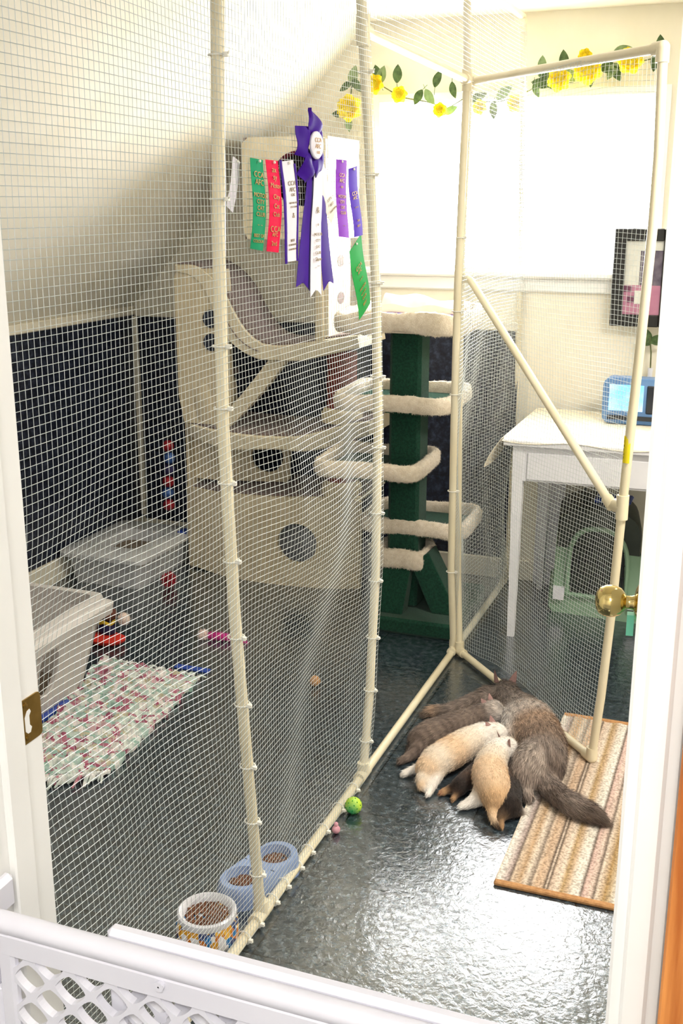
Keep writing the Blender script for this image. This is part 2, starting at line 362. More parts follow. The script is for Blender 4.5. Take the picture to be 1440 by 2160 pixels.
def blades(n, pts, nrm, dirs, length, width, cols, lift=.35, jit=.35, droop=0):
    """n tapered hairs as thin triangles; arrays of base points, normals and lay directions"""
    L = length*(.6+.8*RNG.random(n))[:,None]
    d = dirs - nrm*(dirs*nrm).sum(1)[:,None]; d /= np.linalg.norm(d,axis=1)[:,None]+1e-9
    d = d + nrm*lift + RNG.normal(0, jit, (n,3)); d /= np.linalg.norm(d,axis=1)[:,None]+1e-9
    side = np.cross(d, nrm + RNG.normal(0,.4,(n,3))); side /= np.linalg.norm(side,axis=1)[:,None]+1e-9
    base = pts - nrm*.001
    v = np.empty((n,5,3)); v[:,0] = base-side*width/2; v[:,1] = base+side*width/2
    mid = base + d*L*.55; tip = base + d*L - nrm*L*.12 + np.array([0,0,-droop])
    v[:,2] = mid+side*width*.38; v[:,3] = mid-side*width*.38; v[:,4] = tip
    c = np.repeat(cols[:,None,:],5,1); c = c*(.82+.36*RNG.random((n,1,1))); c[:,4] *= 1.12
    k = np.arange(n)[:,None]*5
    q = np.concatenate([k+0,k+1,k+2,k+3],1); t = np.concatenate([k+3,k+2,k+4],1)
    return v.reshape(-1,3), q, t, np.clip(c,0,1).reshape(-1,3)
def blade_mesh(name, data, mat, parent):
    v, q, t, c = data; me = bpy.data.meshes.new(name); base = np.array(world_loc(parent))
    nv = len(v); nq = len(q); ntr = len(t)
    me.vertices.add(nv); me.vertices.foreach_set('co', (v-base).astype(np.float32).ravel())
    li = np.concatenate([q.ravel(), t.ravel()]).astype(np.int32); me.loops.add(len(li)); me.loops.foreach_set('vertex_index', li)
    ls = np.concatenate([np.arange(nq)*4, nq*4+np.arange(ntr)*3]).astype(np.int32)
    me.polygons.add(nq+ntr); me.polygons.foreach_set('loop_start', ls)
    me.update(calc_edges=True)
    a = me.color_attributes.new('Coat','FLOAT_COLOR','POINT'); a.data.foreach_set('color', np.concatenate([c, np.ones((nv,1))],1).astype(np.float32).ravel())
    me.materials.append(mat); o = bpy.data.objects.new(name, me); COL.objects.link(o); o.parent = parent; return o
def sample_mesh(me, n, off=(0,0,0)):
    me.calc_loop_triangles(); nt_ = len(me.loop_triangles)
    tri = np.empty(nt_*3, np.int32); me.loop_triangles.foreach_get('vertices', tri); tri = tri.reshape(-1,3)
    co = np.empty(len(me.vertices)*3, np.float32); me.vertices.foreach_get('co', co); co = co.reshape(-1,3)+np.array(off)
    no = np.empty(len(me.vertices)*3, np.float32); me.vertices.foreach_get('normal', no); no = no.reshape(-1,3)
    A = co[tri[:,0]]; B = co[tri[:,1]]; C = co[tri[:,2]]; ar = np.linalg.norm(np.cross(B-A,C-A),axis=1)
    idx = RNG.choice(nt_, n, p=ar/ar.sum()); u = RNG.random((n,2)); fl = u.sum(1) > 1; u[fl] = 1-u[fl]
    w = np.stack([1-u.sum(1),u[:,0],u[:,1]],1)[:,:,None]
    p = A[idx]*w[:,0]+B[idx]*w[:,1]+C[idx]*w[:,2]; N_ = no[tri[idx,0]]*w[:,0]+no[tri[idx,1]]*w[:,1]+no[tri[idx,2]]*w[:,2]
    N_ /= np.linalg.norm(N_,axis=1)[:,None]+1e-9
    return p, N_

# ================================================================== SETTING
XL, YB, YF, ZC = -2.73, 4.45, 1.012, 2.25
XR = 1.5; KNEE = 1.10; XS = XL+(ZC-KNEE)     # where the 45 degree slope meets the flat ceiling
struct(MB().box((XL-.12,-1.6,-.06),(XR+.12,YB+.14,0)), 'floor', M['floor'], 'dark green black mottled glossy vinyl tile floor', 'floor')
struct(MB().box((XS-.02,YF-.12,ZC),(XR+.12,YB+.14,ZC+.05)), 'ceiling', M['ceiling_paint'], 'cream painted flat ceiling over the pen', 'ceiling')
struct(MB().box((XL-.12,YF-.12,0),(XL,YB+.14,KNEE+.05)), 'wall_left', M['wall_paint'], 'low cream knee wall behind the navy panel', 'wall')
mb = MB(); n_ = .12
mb.prism([(XL,YF-.12,KNEE),(XS,YF-.12,ZC),(XS,YF-.12,ZC+.1),(XL-.1,YF-.12,KNEE)], (0,YB+.14-YF+.12,0))
struct(mb, 'wall_slope', M['ceiling_paint'], 'cream sloping attic ceiling above the knee wall', 'sloped ceiling', fix=True)
WX0, WX1, WZ0, WZ1 = -1.56, -.40, 1.30, 1.975
mb = MB()
mb.box((XL-.12,YB,0),(WX0,YB+.14,ZC)); mb.box((WX1,YB,0),(XR+.12,YB+.14,ZC)); mb.box((WX0,YB,0),(WX1,YB+.14,WZ0)); mb.box((WX0,YB,WZ1),(WX1,YB+.14,ZC))
struct(mb, 'wall_back', M['wall_paint'], 'cream gable wall with the bright window', 'wall')
struct(MB().box((XR,-0.2,0),(XR+.12,YB+.14,ZC)), 'wall_right', M['wall_paint'], 'cream wall behind the opened door', 'wall')
OX0, OX1, OZ = -.80, -.055, 2.06
mb = MB(); mb.box((XL-.12,.892,0),(OX0,YF,ZC)); mb.box((OX1,.892,0),(XR+.12,YF,ZC)); mb.box((OX0,.892,OZ),(OX1,YF,ZC))
struct(mb, 'wall_front', M['white_paint'], 'white wall around the doorway', 'wall')
# navy vinyl wainscot, chair rails, corner bead, baseboards
struct(MB().box((XL,YF,.0),(XL+.006,YB,1.062)), 'wall_left_panel', M['navy_x'], 'dark navy mottled panel on the knee wall', 'wall panel')
struct(MB().box((XL+.006,YB-.006,.0),(-.925,YB,1.056)), 'wall_back_panel', M['navy_y'], 'dark navy mottled panel under the window', 'wall panel')
struct(MB().box((XL,YF,1.062),(XL+.016,YB,1.102),bev=.004), 'trim_1', M['trim_paint'], 'cream rail along the top of the left navy panel', 'trim')
struct(MB().box((XL+.016,YB-.016,1.056),(-.93,YB,1.092),bev=.004), 'trim_2', M['trim_paint'], 'cream rail along the top of the back navy panel', 'trim')
struct(MB().box((XL+.006,YB-.03,.11),(XL+.03,YB-.006,1.056),bev=.004), 'trim_3', M['trim_paint'], 'grey white corner bead between the navy panels', 'trim')
for nm, lo, hi, lb in (('baseboard_left',(XL+.006,YF,0),(XL+.022,YB-.006,.10),'cream baseboard under the left navy panel'),('baseboard_back',(XL+.022,YB-.022,0),(-.925,YB-.006,.09),'cream baseboard under the back navy panel'),('baseboard_right',(-.925,YB-.016,0),(XR,YB,.09),'cream baseboard behind the white table')):
    mb = MB(); mb.box(lo, hi, bev=.004)
    struct(mb, nm, M['trim_paint'], lb, 'baseboard')
for nm, lo, hi, lb in (('wall_hall_left',(-1.62,-1.7,0),(-1.5,.892,2.3),'white wall on the left of the hallway'),('wall_hall_right',(1.2,-1.7,0),(1.32,.892,2.3),'white wall on the right of the hallway'),('wall_hall_back',(-1.5,-1.7,0),(1.2,-1.6,2.3),'white wall at the back of the hallway'),('ceiling_hall',(-1.62,-1.7,2.3),(1.32,.892,2.35),'white ceiling of the hallway')):
    struct(MB().box(lo,hi), nm, M['white_paint'], lb, 'wall')
# window
w = thing('window_1','large blown out bright white window in the gable wall','window',(WX0,YB,WZ0)); w['kind'] = 'structure'
mb = MB(); f_ = .03
for lo, hi in (((WX0,YB-.012,WZ0),(WX0+f_,YB+.12,WZ1)),((WX1-f_,YB-.012,WZ0),(WX1,YB+.12,WZ1)),((WX0+f_,YB-.012,WZ1-f_),(WX1-f_,YB+.12,WZ1)),((WX0+f_,YB-.012,WZ0),(WX1-f_,YB+.12,WZ0+.015))): mb.box(lo,hi)
mb.build('window_frame', M['white_paint'], w)
MB().box((WX0+f_,YB+.05,WZ0+.015),(WX1-f_,YB+.054,WZ1-f_)).build('pane', M['glass'], w)
mb = MB(); mb.box((WX0-.05,YB-.06,WZ0-.03),(WX1+.06,YB,WZ0),bev=.008); mb.box((WX0-.03,YB-.022,WZ0-.085),(WX1+.04,YB,WZ0-.03),bev=.006)
mb.build('window_sill', M['white_paint'], w)
# door frame (jambs, stops, casings) with the brass strike
JX0, JX1 = -.78, -.0765
fr = thing('trim_4','white painted door frame around the doorway','door frame',((JX0+JX1)/2,.95,0)); fr['kind'] = 'structure'
mb = MB(); mb.box((OX0,.892,0),(JX0,YF,OZ)); mb.box((JX1,.892,0),(OX1,YF,OZ)); mb.box((OX0,.892,2.03),(OX1,YF,OZ)); mb.build('jamb', M['white_paint'], fr)
mb = MB(); mb.box((JX0,.93,0),(JX0+.011,.968,2.03),bev=.002); mb.box((JX1-.0015,.93,0),(JX1,.966,2.03)); mb.build('door_stop', M['white_paint'], fr)
mb = MB()
for a, b in ((-.86,-.785),(JX1+.001,-.0285)):
    mb.box((a,.876,0),(b,.892,2.1),bev=.003); mb.box((a+.012,.870,0),(b-.012,.877,2.1),bev=.003)
mb.build('casing', M['white_paint'], fr)
mb = MB(); SZ = .955
yy0, yy1, zz = .973, 1.0125, .0285
out = []
for (cy, cz, a0) in ((yy1-.006,SZ+zz-.006,0),(yy0+.001,SZ+zz-.001,90),(yy0+.001,SZ-zz+.001,180),(yy1-.006,SZ-zz+.006,270)):
    r = .006 if cy > .99 else .001
    for k in range(4):
        a = math.radians(a0+k*30); out.append((JX0,cy+r*math.cos(a),cz+r*math.sin(a)))
mb.prism(out, (.0018,0,0)); sp_ = mb.build('strike_plate', M['brass_dull'], fr, fix=True); sp_['label'] = 'brass strike plate'
MB().prism([(JX0+.0019,y,z) for y,z in ((.980,SZ-.012),(.984,SZ-.016),(.989,SZ-.016),(.992,SZ-.010),(.9885,SZ-.006),(.9885,SZ+.006),(.992,SZ+.010),(.990,SZ+.014),(.985,SZ+.013),(.980,SZ+.006))],(.0005,0,0)).build('latch_hole', M['white_paint'], sp_, fix=True)
mb = MB()
for dz in (.021,-.021): mb.lathe([(.0036,JX0+.0018),(.0034,JX0+.003),(.001,JX0+.0036)], (0,.983,SZ+dz), 12, 'x')
mb.build('screw', M['brass_dull'], sp_, smooth=True)
# room door, opened into the room: leaf seen edge-on, brass knob past its edge
D0 = Vector((JX1+.001,1.02,0)); D1 = Vector((-.1455,1.715,0)); du = (D1-D0).normalized(); dn = Vector((-du.y,du.x,0))   # dn points to the pen side
dr = thing('door_1','white room door standing open into the room','door',D0); dr['kind'] = 'structure'
def dpt(s, n, z): return D0+du*s+dn*n+Vector((0,0,z))
mb = MB(); L_ = (D1-D0).length
mb.hexa([dpt(0,-.035,.012),dpt(L_,-.035,.012),dpt(L_,0,.012),dpt(0,0,.012),dpt(0,-.035,2.02),dpt(L_,-.035,2.02),dpt(L_,0,2.02),dpt(0,0,2.02)])
mb.build('door_leaf', M['white_paint'], dr, fix=True)
def dlathe(prof, c, n=28):
    rings = []
    for r, h in prof: rings.append([c+dn*h+du*(r*math.cos(2*pi*k/n))+Vector((0,0,1))*(r*math.sin(2*pi*k/n)) for k in range(n)])
    return MB().loft(rings)
kc = dpt(L_-.055,0,.955)
kb = dlathe([(.029,0),(.029,.003),(.024,.006),(.012,.008),(.0105,.012),(.0105,.022),(.013,.025)], kc).build('knob_rose', M['brass'], dr, smooth=True, fix=True)
kb['label'] = 'brass knob rose'
kk = dlathe([(.011,.020),(.015,.023),(.021,.028),(.0245,.036),(.0255,.043),(.0245,.052),(.0205,.060),(.014,.065),(.005,.067),(.001,.067)], kc).build('door_knob', M['brass'], dr, smooth=True, fix=True)
kk['label'] = 'round polished brass door knob'
p = kc+dn*.006+Vector((0,0,-.018)); mb = MB()
mb.hexa([p+du*a+dn*b+Vector((0,0,c)) for c in (-.034,0) for a,b in ((-.008,0),(.008,0),(.008,.011),(-.008,.011))]); q = mb.build('hanging_tag', M['tag_green'], dr, fix=True); q['label'] = 'mint green tag hanging below the knob'

# ================================================================== WIRE PEN
FX = -.93; PR = .0122
cage = thing('cat_pen','tall cream pipe and wire mesh cat pen with its gate swung open','cat pen',(FX,2.6,0))
px1 = [(458,0),(460,280),(462,560),(470,900),(495,1300),(525,1650),(550,1925)]
px2 = [(762,0),(775,250),(792,600),(797,900),(792,1200),(780,1450),(765,1640)]
pxc = [(985,0),(985,165),(973,420),(965,600),(957,900),(951,1200),(956,1375)]
pxb = [(1103,30),(1101,300),(1097,600),(1086,900),(1072,1150),(1064,1232)]
def post(pl, ztop=2.205):
    P = [onx(x,y,FX) for x,y in pl]; P.sort(key=lambda p: p.z)
    P[0].z = PR; P.append(interp(P, ztop)); return [p for p in P if p.z <= ztop+1e-6]
P1, P2, PC, PB = post(px1), post(px2), post(pxc), post(pxb)
for P in (P1,P2,PC,PB): MB().tube(P, PR, 12).build('post', M['pvc'], cage, smooth=True)
yb0, yb1 = P2[0].y, PB[0].y
MB().tube([(FX,1.03,PR),(FX,P1[0].y,PR),(FX,P2[0].y,PR),(FX,PC[0].y,PR)], PR, 12).build('bottom_rail', M['pvc'], cage, smooth=True)
MB().tube([(FX,PC[0].y,PR),(FX,PB[0].y,PR)], PR, 12).build('bottom_rail', M['pvc'], cage, smooth=True)
MB().tube([(FX,1.03,2.21),(FX,PB[-1].y,2.21)], PR, 12).build('top_rail', M['pvc'], cage, smooth=True)
a = interp(P2,1.937); b = interp(PC,1.921); MB().tube([a,b], PR, 12).build('lintel_rail', M['pvc'], cage, smooth=True)
def fit(c, d, l=.03, r=.0165): c = Vector(c); d = Vector(d).normalized(); return MB().tube([c-d*l,c+d*l], r, 12)
FIT = MB
def fitting(c, dirs):
    mb = MB(); c = Vector(c); mb.ball(c, .0168, 12, 7)
    for d in dirs: d = Vector(d).normalized(); mb.tube([c, c+d*.034], .0165, 12)
    mb.build('pipe_fitting', M['pvc'], cage, smooth=True)
Z3, Y3 = Vector((0,0,1)), Vector((0,1,0))
Pr = Vector((0,0,.0045))
for P in (P1,P2): fitting(P[0]+Pr, (Z3,Y3,-Y3))
fitting(PC[0]+Pr, (Z3,-Y3,Y3)); fitting(PB[0]+Pr, (Z3,-Y3)); fitting(PB[-1]-Vector((0,0,.012)), (-Z3,-Y3)); fitting(b, (Z3,-Z3,-Y3)); fitting(a, (Z3,-Z3,Y3))
# wire mesh (one continuous net per panel), gently bellied between the posts
WR = .0005
def bulge(y, z):
    f = 1.0
    for P in (P1,P2,PC):
        d = abs(y-interp(P,z).y); f *= smoothstep(.0,.22,d)*.85+.15
    f *= smoothstep(0,.25,z)*.9+.1; f *= smoothstep(2.2,1.8,z) if z > 1.8 else 1
    f *= 1-.75*smoothstep(.9,1.35,z)
    return f*(.034*math.sin(2.3*y+2.0*z+.6)+.022*math.sin(5.1*y-2.7*z)+.013*math.sin(9*z+3.1*y)+.006*math.sin(17*y-6*z))
def wires(fn, us, vs, seg_u, seg_v, n=4):
    mb = MB()
    def poly(pts):
        mb.tube(pts, WR, n, cap=False)
    for u in us: poly([fn(u, vs[0]+(vs[-1]-vs[0])*k/seg_v) for k in range(seg_v+1)])
    for v in vs: poly([fn(us[0]+(us[-1]-us[0])*k/seg_u, v)+fn.n*WR*1.6 for k in range(seg_u+1)])
    return mb
GS = .0128
def fence_fn(y, z): return Vector((FX+PR+.002+bulge(y,z), y + .004*math.sin(7*z+3*y), z + .012*math.sin(3.3*y+1)*math.sin(2*z)))
fence_fn.n = Vector((1,0,0))
def rng_(a, b, s): n = int(round((b-a)/s)); return [a+(b-a)*i/n for i in range(n+1)]
def fence_panel(ya, yb_, za, zb, su=26, sv=40):
    return wires(fence_fn, rng_(ya,yb_,GS), rng_(za,zb,GS), su, sv)
def edge_fn(y, z):   # squeeze the free edge onto the bent gate-side post
    e = interp(P2, z).y+.004; t = (y-1.03)/(2.61-1.03); yy = y if y < 2.2 else 2.2+(y-2.2)*(e-2.2)/(2.61-2.2)
    return fence_fn(yy, z)
edge_fn.n = fence_fn.n
q = wires(edge_fn, rng_(1.03,2.61,GS), rng_(.012,2.2,GS), 44, 44).build('mesh_panel', M['wire'], cage); q['label'] = 'galvanised wire mesh'
def up_fn(y, z):
    a_, b_ = interp(P2,z).y, interp(PC,z).y; return fence_fn(a_+(b_-a_)*(y-2.6)/.9, z)
up_fn.n = fence_fn.n
wires(up_fn, rng_(2.6,3.5,GS), rng_(1.94,2.2,GS), 20, 6).build('mesh_panel', M['wire'], cage)
def bk_fn(y, z):
    a_, b_ = interp(PC,z).y, interp(PB,z).y; return fence_fn(a_+(b_-a_)*(y-3.5)/.85, z)
bk_fn.n = fence_fn.n
wires(bk_fn, rng_(3.5,4.35,GS), rng_(.012,2.2,GS), 20, 40).build('mesh_panel', M['wire'], cage)
# hinged gate of the pen
HB = Vector((-.905,3.548,.02)); GB = Vector((-.347,2.92,.02)); gd = (GB-HB); gd.z = 0; gd.normalize(); gn = Vector((-gd.y,gd.x,0))
if gn.y < 0: gn = -gn       # away from the camera
def ong(x, y):
    r = ray(x,y); nn = Vector((gd.y,-gd.x,0)); t = nn.dot(Vector((HB.x,HB.y,0)))/nn.dot(r); q = r*t; return Vector((q.x,q.y,EYE+q.z))
gate = [ong(x,y) for x,y in ((1398,100),(1388,330),(1376,480),(1351,720),(1325,950),(1313,1060),(1288,1300),(1267,1470),(1247,1600))]
GP = sorted(gate, key=lambda p: p.z); GP[0].z = .02
HP = sorted([ong(x,y) for x,y in ((990,172),(978,420),(971,590),(967,900),(965,1200),(969,1368))], key=lambda p: p.z); HP[0].z = .02
gframe = MB(); gframe.tube(GP, PR, 12); gframe.tube(HP, PR, 12); gframe.tube([HP[-1],GP[-1]], PR, 12); gframe.tube([HP[0],GP[0]], PR, 12)
gf = gframe.build('pen_gate', M['pvc'], cage, smooth=True); gf['label'] = 'open mesh gate framed in cream pipe'
mb = MB(); b0 = interp(HP, 1.318); b3 = interp(GP, .782)
p1, p2 = ong(990,592), ong(1287,1062)
mb.tube([b0, b0+gd*.03+Vector((0,0,.004)), p1+gd*.01, p2, p2+gd*.02-Vector((0,0,.006)), b3], PR, 12); mb.build('diagonal_brace', M['pvc'], gf, smooth=True)
for c, ds in ((GP[0],(Z3,-gd)),(GP[-1],(-Z3,-gd)),(HP[0],(Z3,gd)),(HP[-1],(-Z3,gd)),(b0,(Z3,-Z3,gd)),(b3,(Z3,-Z3,-gd))):
    mb = MB(); mb.ball(c,.0165,12,7)
    for d in ds: mb.tube([c,c+Vector(d)*.033], .0162, 12)
    mb.build('pipe_fitting', M['pvc'], gf, smooth=True)
MB().tube([p2-(p2-p1).normalized()*.02,p2+(p2-p1).normalized()*.012], .0162, 12).build('pipe_fitting', M['pvc'], gf, smooth=True)
def gate_fn(s, z):
    h, g_ = interp(HP,z), interp(GP,z); p = h+(g_-h)*s
    f = smoothstep(0,.25,s)*smoothstep(1,.75,s)
    p = p + gn*(PR+.002 + .03*f*(math.sin(2.2*z+.3)+.5*math.sin(5.3*z+4*s))) + Vector((0,0,.014*math.sin(4*s+2.4*z)*f)); return p
gate_fn.n = gn
q = wires(gate_fn, [i/66 for i in range(67)], rng_(.03,1.9,.0128), 22, 40).build('mesh_panel', M['wire'], gf); q['label'] = 'galvanised wire mesh'
p = interp(GP,.94); mb = MB()
for k in range(9):
    a0, a1 = math.radians(150+k*16), math.radians(166+k*16)
    for z0, z1 in ((.905,.975),):
        R_ = PR+.0008; q_ = [p+Vector((math.cos(t)*R_,math.sin(t)*R_,z-p.z)) for t, z in ((a0,z0),(a1,z0),(a1,z1),(a0,z1))]
        mb.add(q_, [(0,1,2,3)])
q = mb.build('tape_label', M['yellow_tag'], gf); q['label'] = 'yellow tape label on the gate pipe'
mb = MB(); R_ = PR+.0014
for a0, z0, h_ in ((205,.958,.006),(214,.948,.005),(207,.936,.008),(216,.926,.004),(208,.916,.006)):
    t0, t1 = math.radians(a0), math.radians(a0+9); mb.add([p+Vector((math.cos(t)*R_,math.sin(t)*R_,z-p.z)) for t, z in ((t0,z0),(t1,z0),(t1,z0+h_),(t0,z0+h_))], [(0,1,2,3)])
mb.build('tape_print', M['frame_black'], q)['label'] = 'black print marks'
# cable ties holding the net
def tie(c, axis):
    mb = MB(); c = Vector(c); ax = Vector(axis).normalized(); n = 14
    u = ax.orthogonal().normalized(); w_ = ax.cross(u)
    pts = [c+u*(math.cos(2*pi*k/n)*(PR+.004))+w_*(math.sin(2*pi*k/n)*(PR+.004)) for k in range(n+1)]
    mb.tube(pts, .0017, 6); h = c+Vector((PR+.005,-.004,0)); mb.box(h-Vector((.004,.004,.004)), h+Vector((.006,.004,.004)), bev=.001)
    t_ = h+Vector((.004,0,0)); mb.tube([t_, t_+Vector((.006,-.008,.004))], .0014, 5)
    mb.build('cable_tie', M['tie'], cage)
for P, zs in ((P1,(1.80,1.56,1.30,1.185,1.04,.88,.715,.56,.41,.27,.13)),(P2,(1.85,1.62,1.36,1.12,.93,.75,.56,.40,.25,.11)),(PC,(1.45,1.22,.95,.62,.33))):
    for z in zs: tie(interp(P,z), (0,0,1))
for y in (1.84,1.90,1.985,2.05,2.13,2.20,2.30,2.41,2.52): tie((FX,y,PR+.002), (0,1,0))

# ================================================================== SHOW RIBBONS on the net
RX = FX+PR+.006
def net(y, z): return FX+PR+.007+bulge(y,z)
def rib_curve(pts, width, mat, parent, name, x0=0.0, wav=.004, vcut=0, thick=.0006, widen=None, rot=0, edges=None):
    """vertical hanging band: pts = list of (y,z) centre line top to bottom"""
    n = 24; mb = MB(); L_ = len(pts)-1
    def at(t):
        s = t*L_; i = min(int(s), L_-1); f = s-i; return (pts[i][0]+(pts[i+1][0]-pts[i][0])*f, pts[i][1]+(pts[i+1][1]-pts[i][1])*f)
    def fn(u, t):
        y, z = at(t); y2, z2 = at(min(1,t+.02)); y1, z1 = at(max(0,t-.02)); ty, tz = y2-y1, z2-z1; l = math.hypot(ty,tz); ny, nz = -tz/l, ty/l
        w_ = width if widen is None else width+(widen-width)*t
        s = (u-.5)*w_
        cut = vcut*(1-abs(2*u-1)) if t > .999 else 0
        Y_, Z_ = y+ny*s, z+nz*s+cut; return Vector((net(y,z)+x0+wav*(1+math.sin(5*t+y*9))+wav*.4*math.cos(pi*(u-.5)), Y_, Z_))
    mb.sheet(fn, 8, n, thick=(thick,0,0))
    return mb.build(name, mat, parent, smooth=True, fix=True)
def yz(x, y):
    p = onx(x, y, RX)
    for _ in range(6): p = onx(x, y, net(p.y, p.z)+.003)
    return (p.y, p.z)
def ribbon(label, tl, tr, bl, br, mat, lines, gold, extra=None, wav=.003, x0=0, cat='ribbon'):
    a, b, c, d = (yz(*q) for q in (tl,tr,bl,br))
    top = ((a[0]+b[0])/2,(a[1]+b[1])/2); bot = ((c[0]+d[0])/2,(c[1]+d[1])/2); wd = (math.hypot(a[0]-b[0],a[1]-b[1])+math.hypot(c[0]-d[0],c[1]-d[1]))/2
    mid = ((top[0]+bot[0])/2+(.003 if wav else 0), (top[1]+bot[1])/2)
    t = thing('show_ribbon', label, cat, (RX+x0, top[0], bot[1]), 'show ribbons pinned on the pen mesh')
    rib_curve([top, mid, bot], wd, mat, t, 'ribbon_band', x0, wav)
    dy, dz = bot[0]-top[0], bot[1]-top[1]; l = math.hypot(dy,dz); uy = (0,-dy/l,-dz/l); ux = (0,-dz/l,dy/l)
    for s, size, body in lines:
        yy_ = top[0]+dy*s+(.003*4*s*(1-s) if wav else 0); zz_ = top[1]+dz*s; o = Vector((net(yy_,zz_)+x0+wav*(1.4+math.sin(5*s+yy_*9))+.0014, yy_, zz_)); text_obj(body, size*(.88 if len(body) < 6 else .80 if len(body) < 8 else .62), gold, o, ux, uy, t, wide=1.4)
    mb = MB(); mb.ball((net(*top)+x0+wav*2+.001, top[0], top[1]-.004), .0028, 8, 6); mb.build('pin', M['pin'], t, smooth=True)
    if extra: extra(t)
    return t
S = .0125
ribbon('emerald green satin ribbon at the left of the row, with gold lettering',(529,334),(558,336),(527,527),(556,527),M['sat_green'],
  [(.20,.0165,'CCA'),(.285,.0165,'AFC'),(.42,S,'MOTOR'),(.49,S,'CITY'),(.56,S,'CAT'),(.63,S,'CLUB'),(.74,.010,'~  ~'),(.86,.0108,'BEST OF'),(.92,.0095,'COLOUR')],M['gold'])
ribbon('bright red pink satin ribbon right beside the emerald one',(560,338),(589,338),(562,531),(591,532),M['sat_red'],
  [(.13,.017,'ax'),(.21,.017,'sy'),(.30,.015,'Motor'),(.42,.014,'City'),(.52,.014,'Cat'),(.61,.013,'Club'),(.78,.018,'CCA'),(.83,.012,'AFC'),(.93,.014,'2nd')],M['gold'])
def edge_purple(t):
    a, b = yz(592,338), yz(606,556); c, d = yz(620,345), yz(629,550)
    rib_curve([a,yz(598,450),b], .013, M['sat_purple'], t, 'purple_edge', .0008, .003)['label'] = 'purple edging'
    rib_curve([c,yz(625,450),d], .008, M['sat_purple'], t, 'purple_edge', .0008, .003)
ribbon('white satin ribbon with thin purple edges, left of the rosette',(593,338),(619,340),(604,552),(630,550),M['sat_white'],
  [(.24,.014,'CCA'),(.30,.013,'AFC'),(.345,.012,'cat'),(.42,.0075,'MOTOR CITY'),(.46,.0075,'CAT CLUB'),(.56,.016,'&'),(.80,.008,'BEST'),(.84,.008,'CONDITION'),(.885,.0078,'CHAMPION')],M['ink_gold'],edge_purple)
ribbon('violet magenta satin ribbon just right of the rosette',(707,336),(729,338),(712,500),(733,501),M['sat_violet'],
  [(.22,.013,'CCA'),(.29,.013,'AFC'),(.36,.010,'cat'),(.49,.0105,'MOTOR'),(.56,.0105,'CITY'),(.63,.0105,'CAT'),(.70,.0105,'CLUB'),(.86,.008,'~ ~')],M['gold'])
ribbon('blue violet satin ribbon at the right end of the row',(734,352),(752,354),(745,498),(760,498),M['sat_lilac'],
  [(.40,.014,'CCA'),(.46,.012,'AFC'),(.60,.009,'* * *'),(.78,.008,'2nd'),(.86,.008,'BEST')],M['gold'])
ribbon('grass green ribbon hanging lowest, tilted against the post',(737,513),(759,508),(756,662),(778,652),M['sat_leaf'],
  [(.37,.016,'CCA'),(.43,.012,'AFC'),(.54,.010,'* * *'),(.65,.0095,'MOTOR'),(.72,.0095,'CITY CAT'),(.79,.0095,'CLUB'),(.88,.010,'BEST')],M['gold'])
ribbon('narrow plain white ribbon behind the net at the far left of the row',(519,335),(530,336),(498,440),(518,443),M['sat_white'],[],M['gold'],x0=-.022,wav=.001)
_q = yz(650,309); ro = Vector((net(*_q)+.004,)+_q); ro_t = thing('rosette','big purple rosette with white centre and long forked streamers','rosette',(ro.x,ro.y,yz(665,632)[1]))
def petal_shape(a, l, wd, pointed=0.0, lift=0.0):     # a folded satin loop pointing along angle a
    mb = MB(); ca, sa = math.cos(a), math.sin(a)
    def fn(u, v):
        prof = min(1, .55+1.1*v) if v < .5 else 1.0-pointed*((v-.5)/.5)**1.2*.97
        s = (u-.5)*wd*prof; r = .010+v*l
        x = .004+lift+.013*math.sin(pi*min(1,v*1.05))-.007*(abs(2*u-1)**1.6)+.003*math.sin(6*u+3*v)
        return Vector((ro.x+x, ro.y+ca*r-sa*s, ro.z+sa*r+ca*s))
    mb.sheet(fn, 10, 12, thick=(-.0012,0,0)); mb.build('satin_petal', M['sat_purple'], ro_t, smooth=True, fix=True)
petal_shape(math.radians(93), .064, .074, 1.0, .004)
for a, l, wd, pt in ((172,.056,.062,.12),(6,.056,.062,.12),(238,.066,.056,.35),(-50,.066,.058,.15)): petal_shape(math.radians(a), l, wd, pt)
petal_shape(math.radians(262), .05, .05, .5, -.004)
dx_ = ro.x+.018; mb = MB(); n = 28
mb.loft([[(dx_+h, ro.y+math.cos(2*pi*k/n)*.032*r, ro.z+.002+math.sin(2*pi*k/n)*.027*r) for k in range(n)] for r,h in ((1,-.003),(1,0),(.93,.002),(.01,.0024))]); mb.build('rosette_centre', M['sat_white'], ro_t, smooth=True, fix=True)
for body, dz, sz in (('CCA',.008,.012),('AFC',-.004,.012),('cat',-.014,.010)): text_obj(body, sz, M['gold'], (dx_+.0035,ro.y,ro.z+dz), (0,1,0),(0,0,1), ro_t, wide=1.4)
rib_curve([yz(655,355),yz(650,460),yz(641,610)], .036, M['sat_purple'], ro_t, 'streamer', 0, .002, vcut=.014, widen=.074)
rib_curve([yz(672,355),yz(683,470),yz(693,606)], .034, M['sat_purple'], ro_t, 'streamer', 0, .002, vcut=.014, widen=.062)
rib_curve([yz(665,350),yz(663,470),yz(663,625)], .044, M['sat_white'], ro_t, 'streamer', .005, .002, vcut=.016, widen=.062)['label'] = 'white centre streamer'
rib_curve([yz(672,355),yz(686,415),yz(701,455)], .040, M['sat_cream'], ro_t, 'streamer', .003, .002, widen=.046)['label'] = 'short grey white streamer'
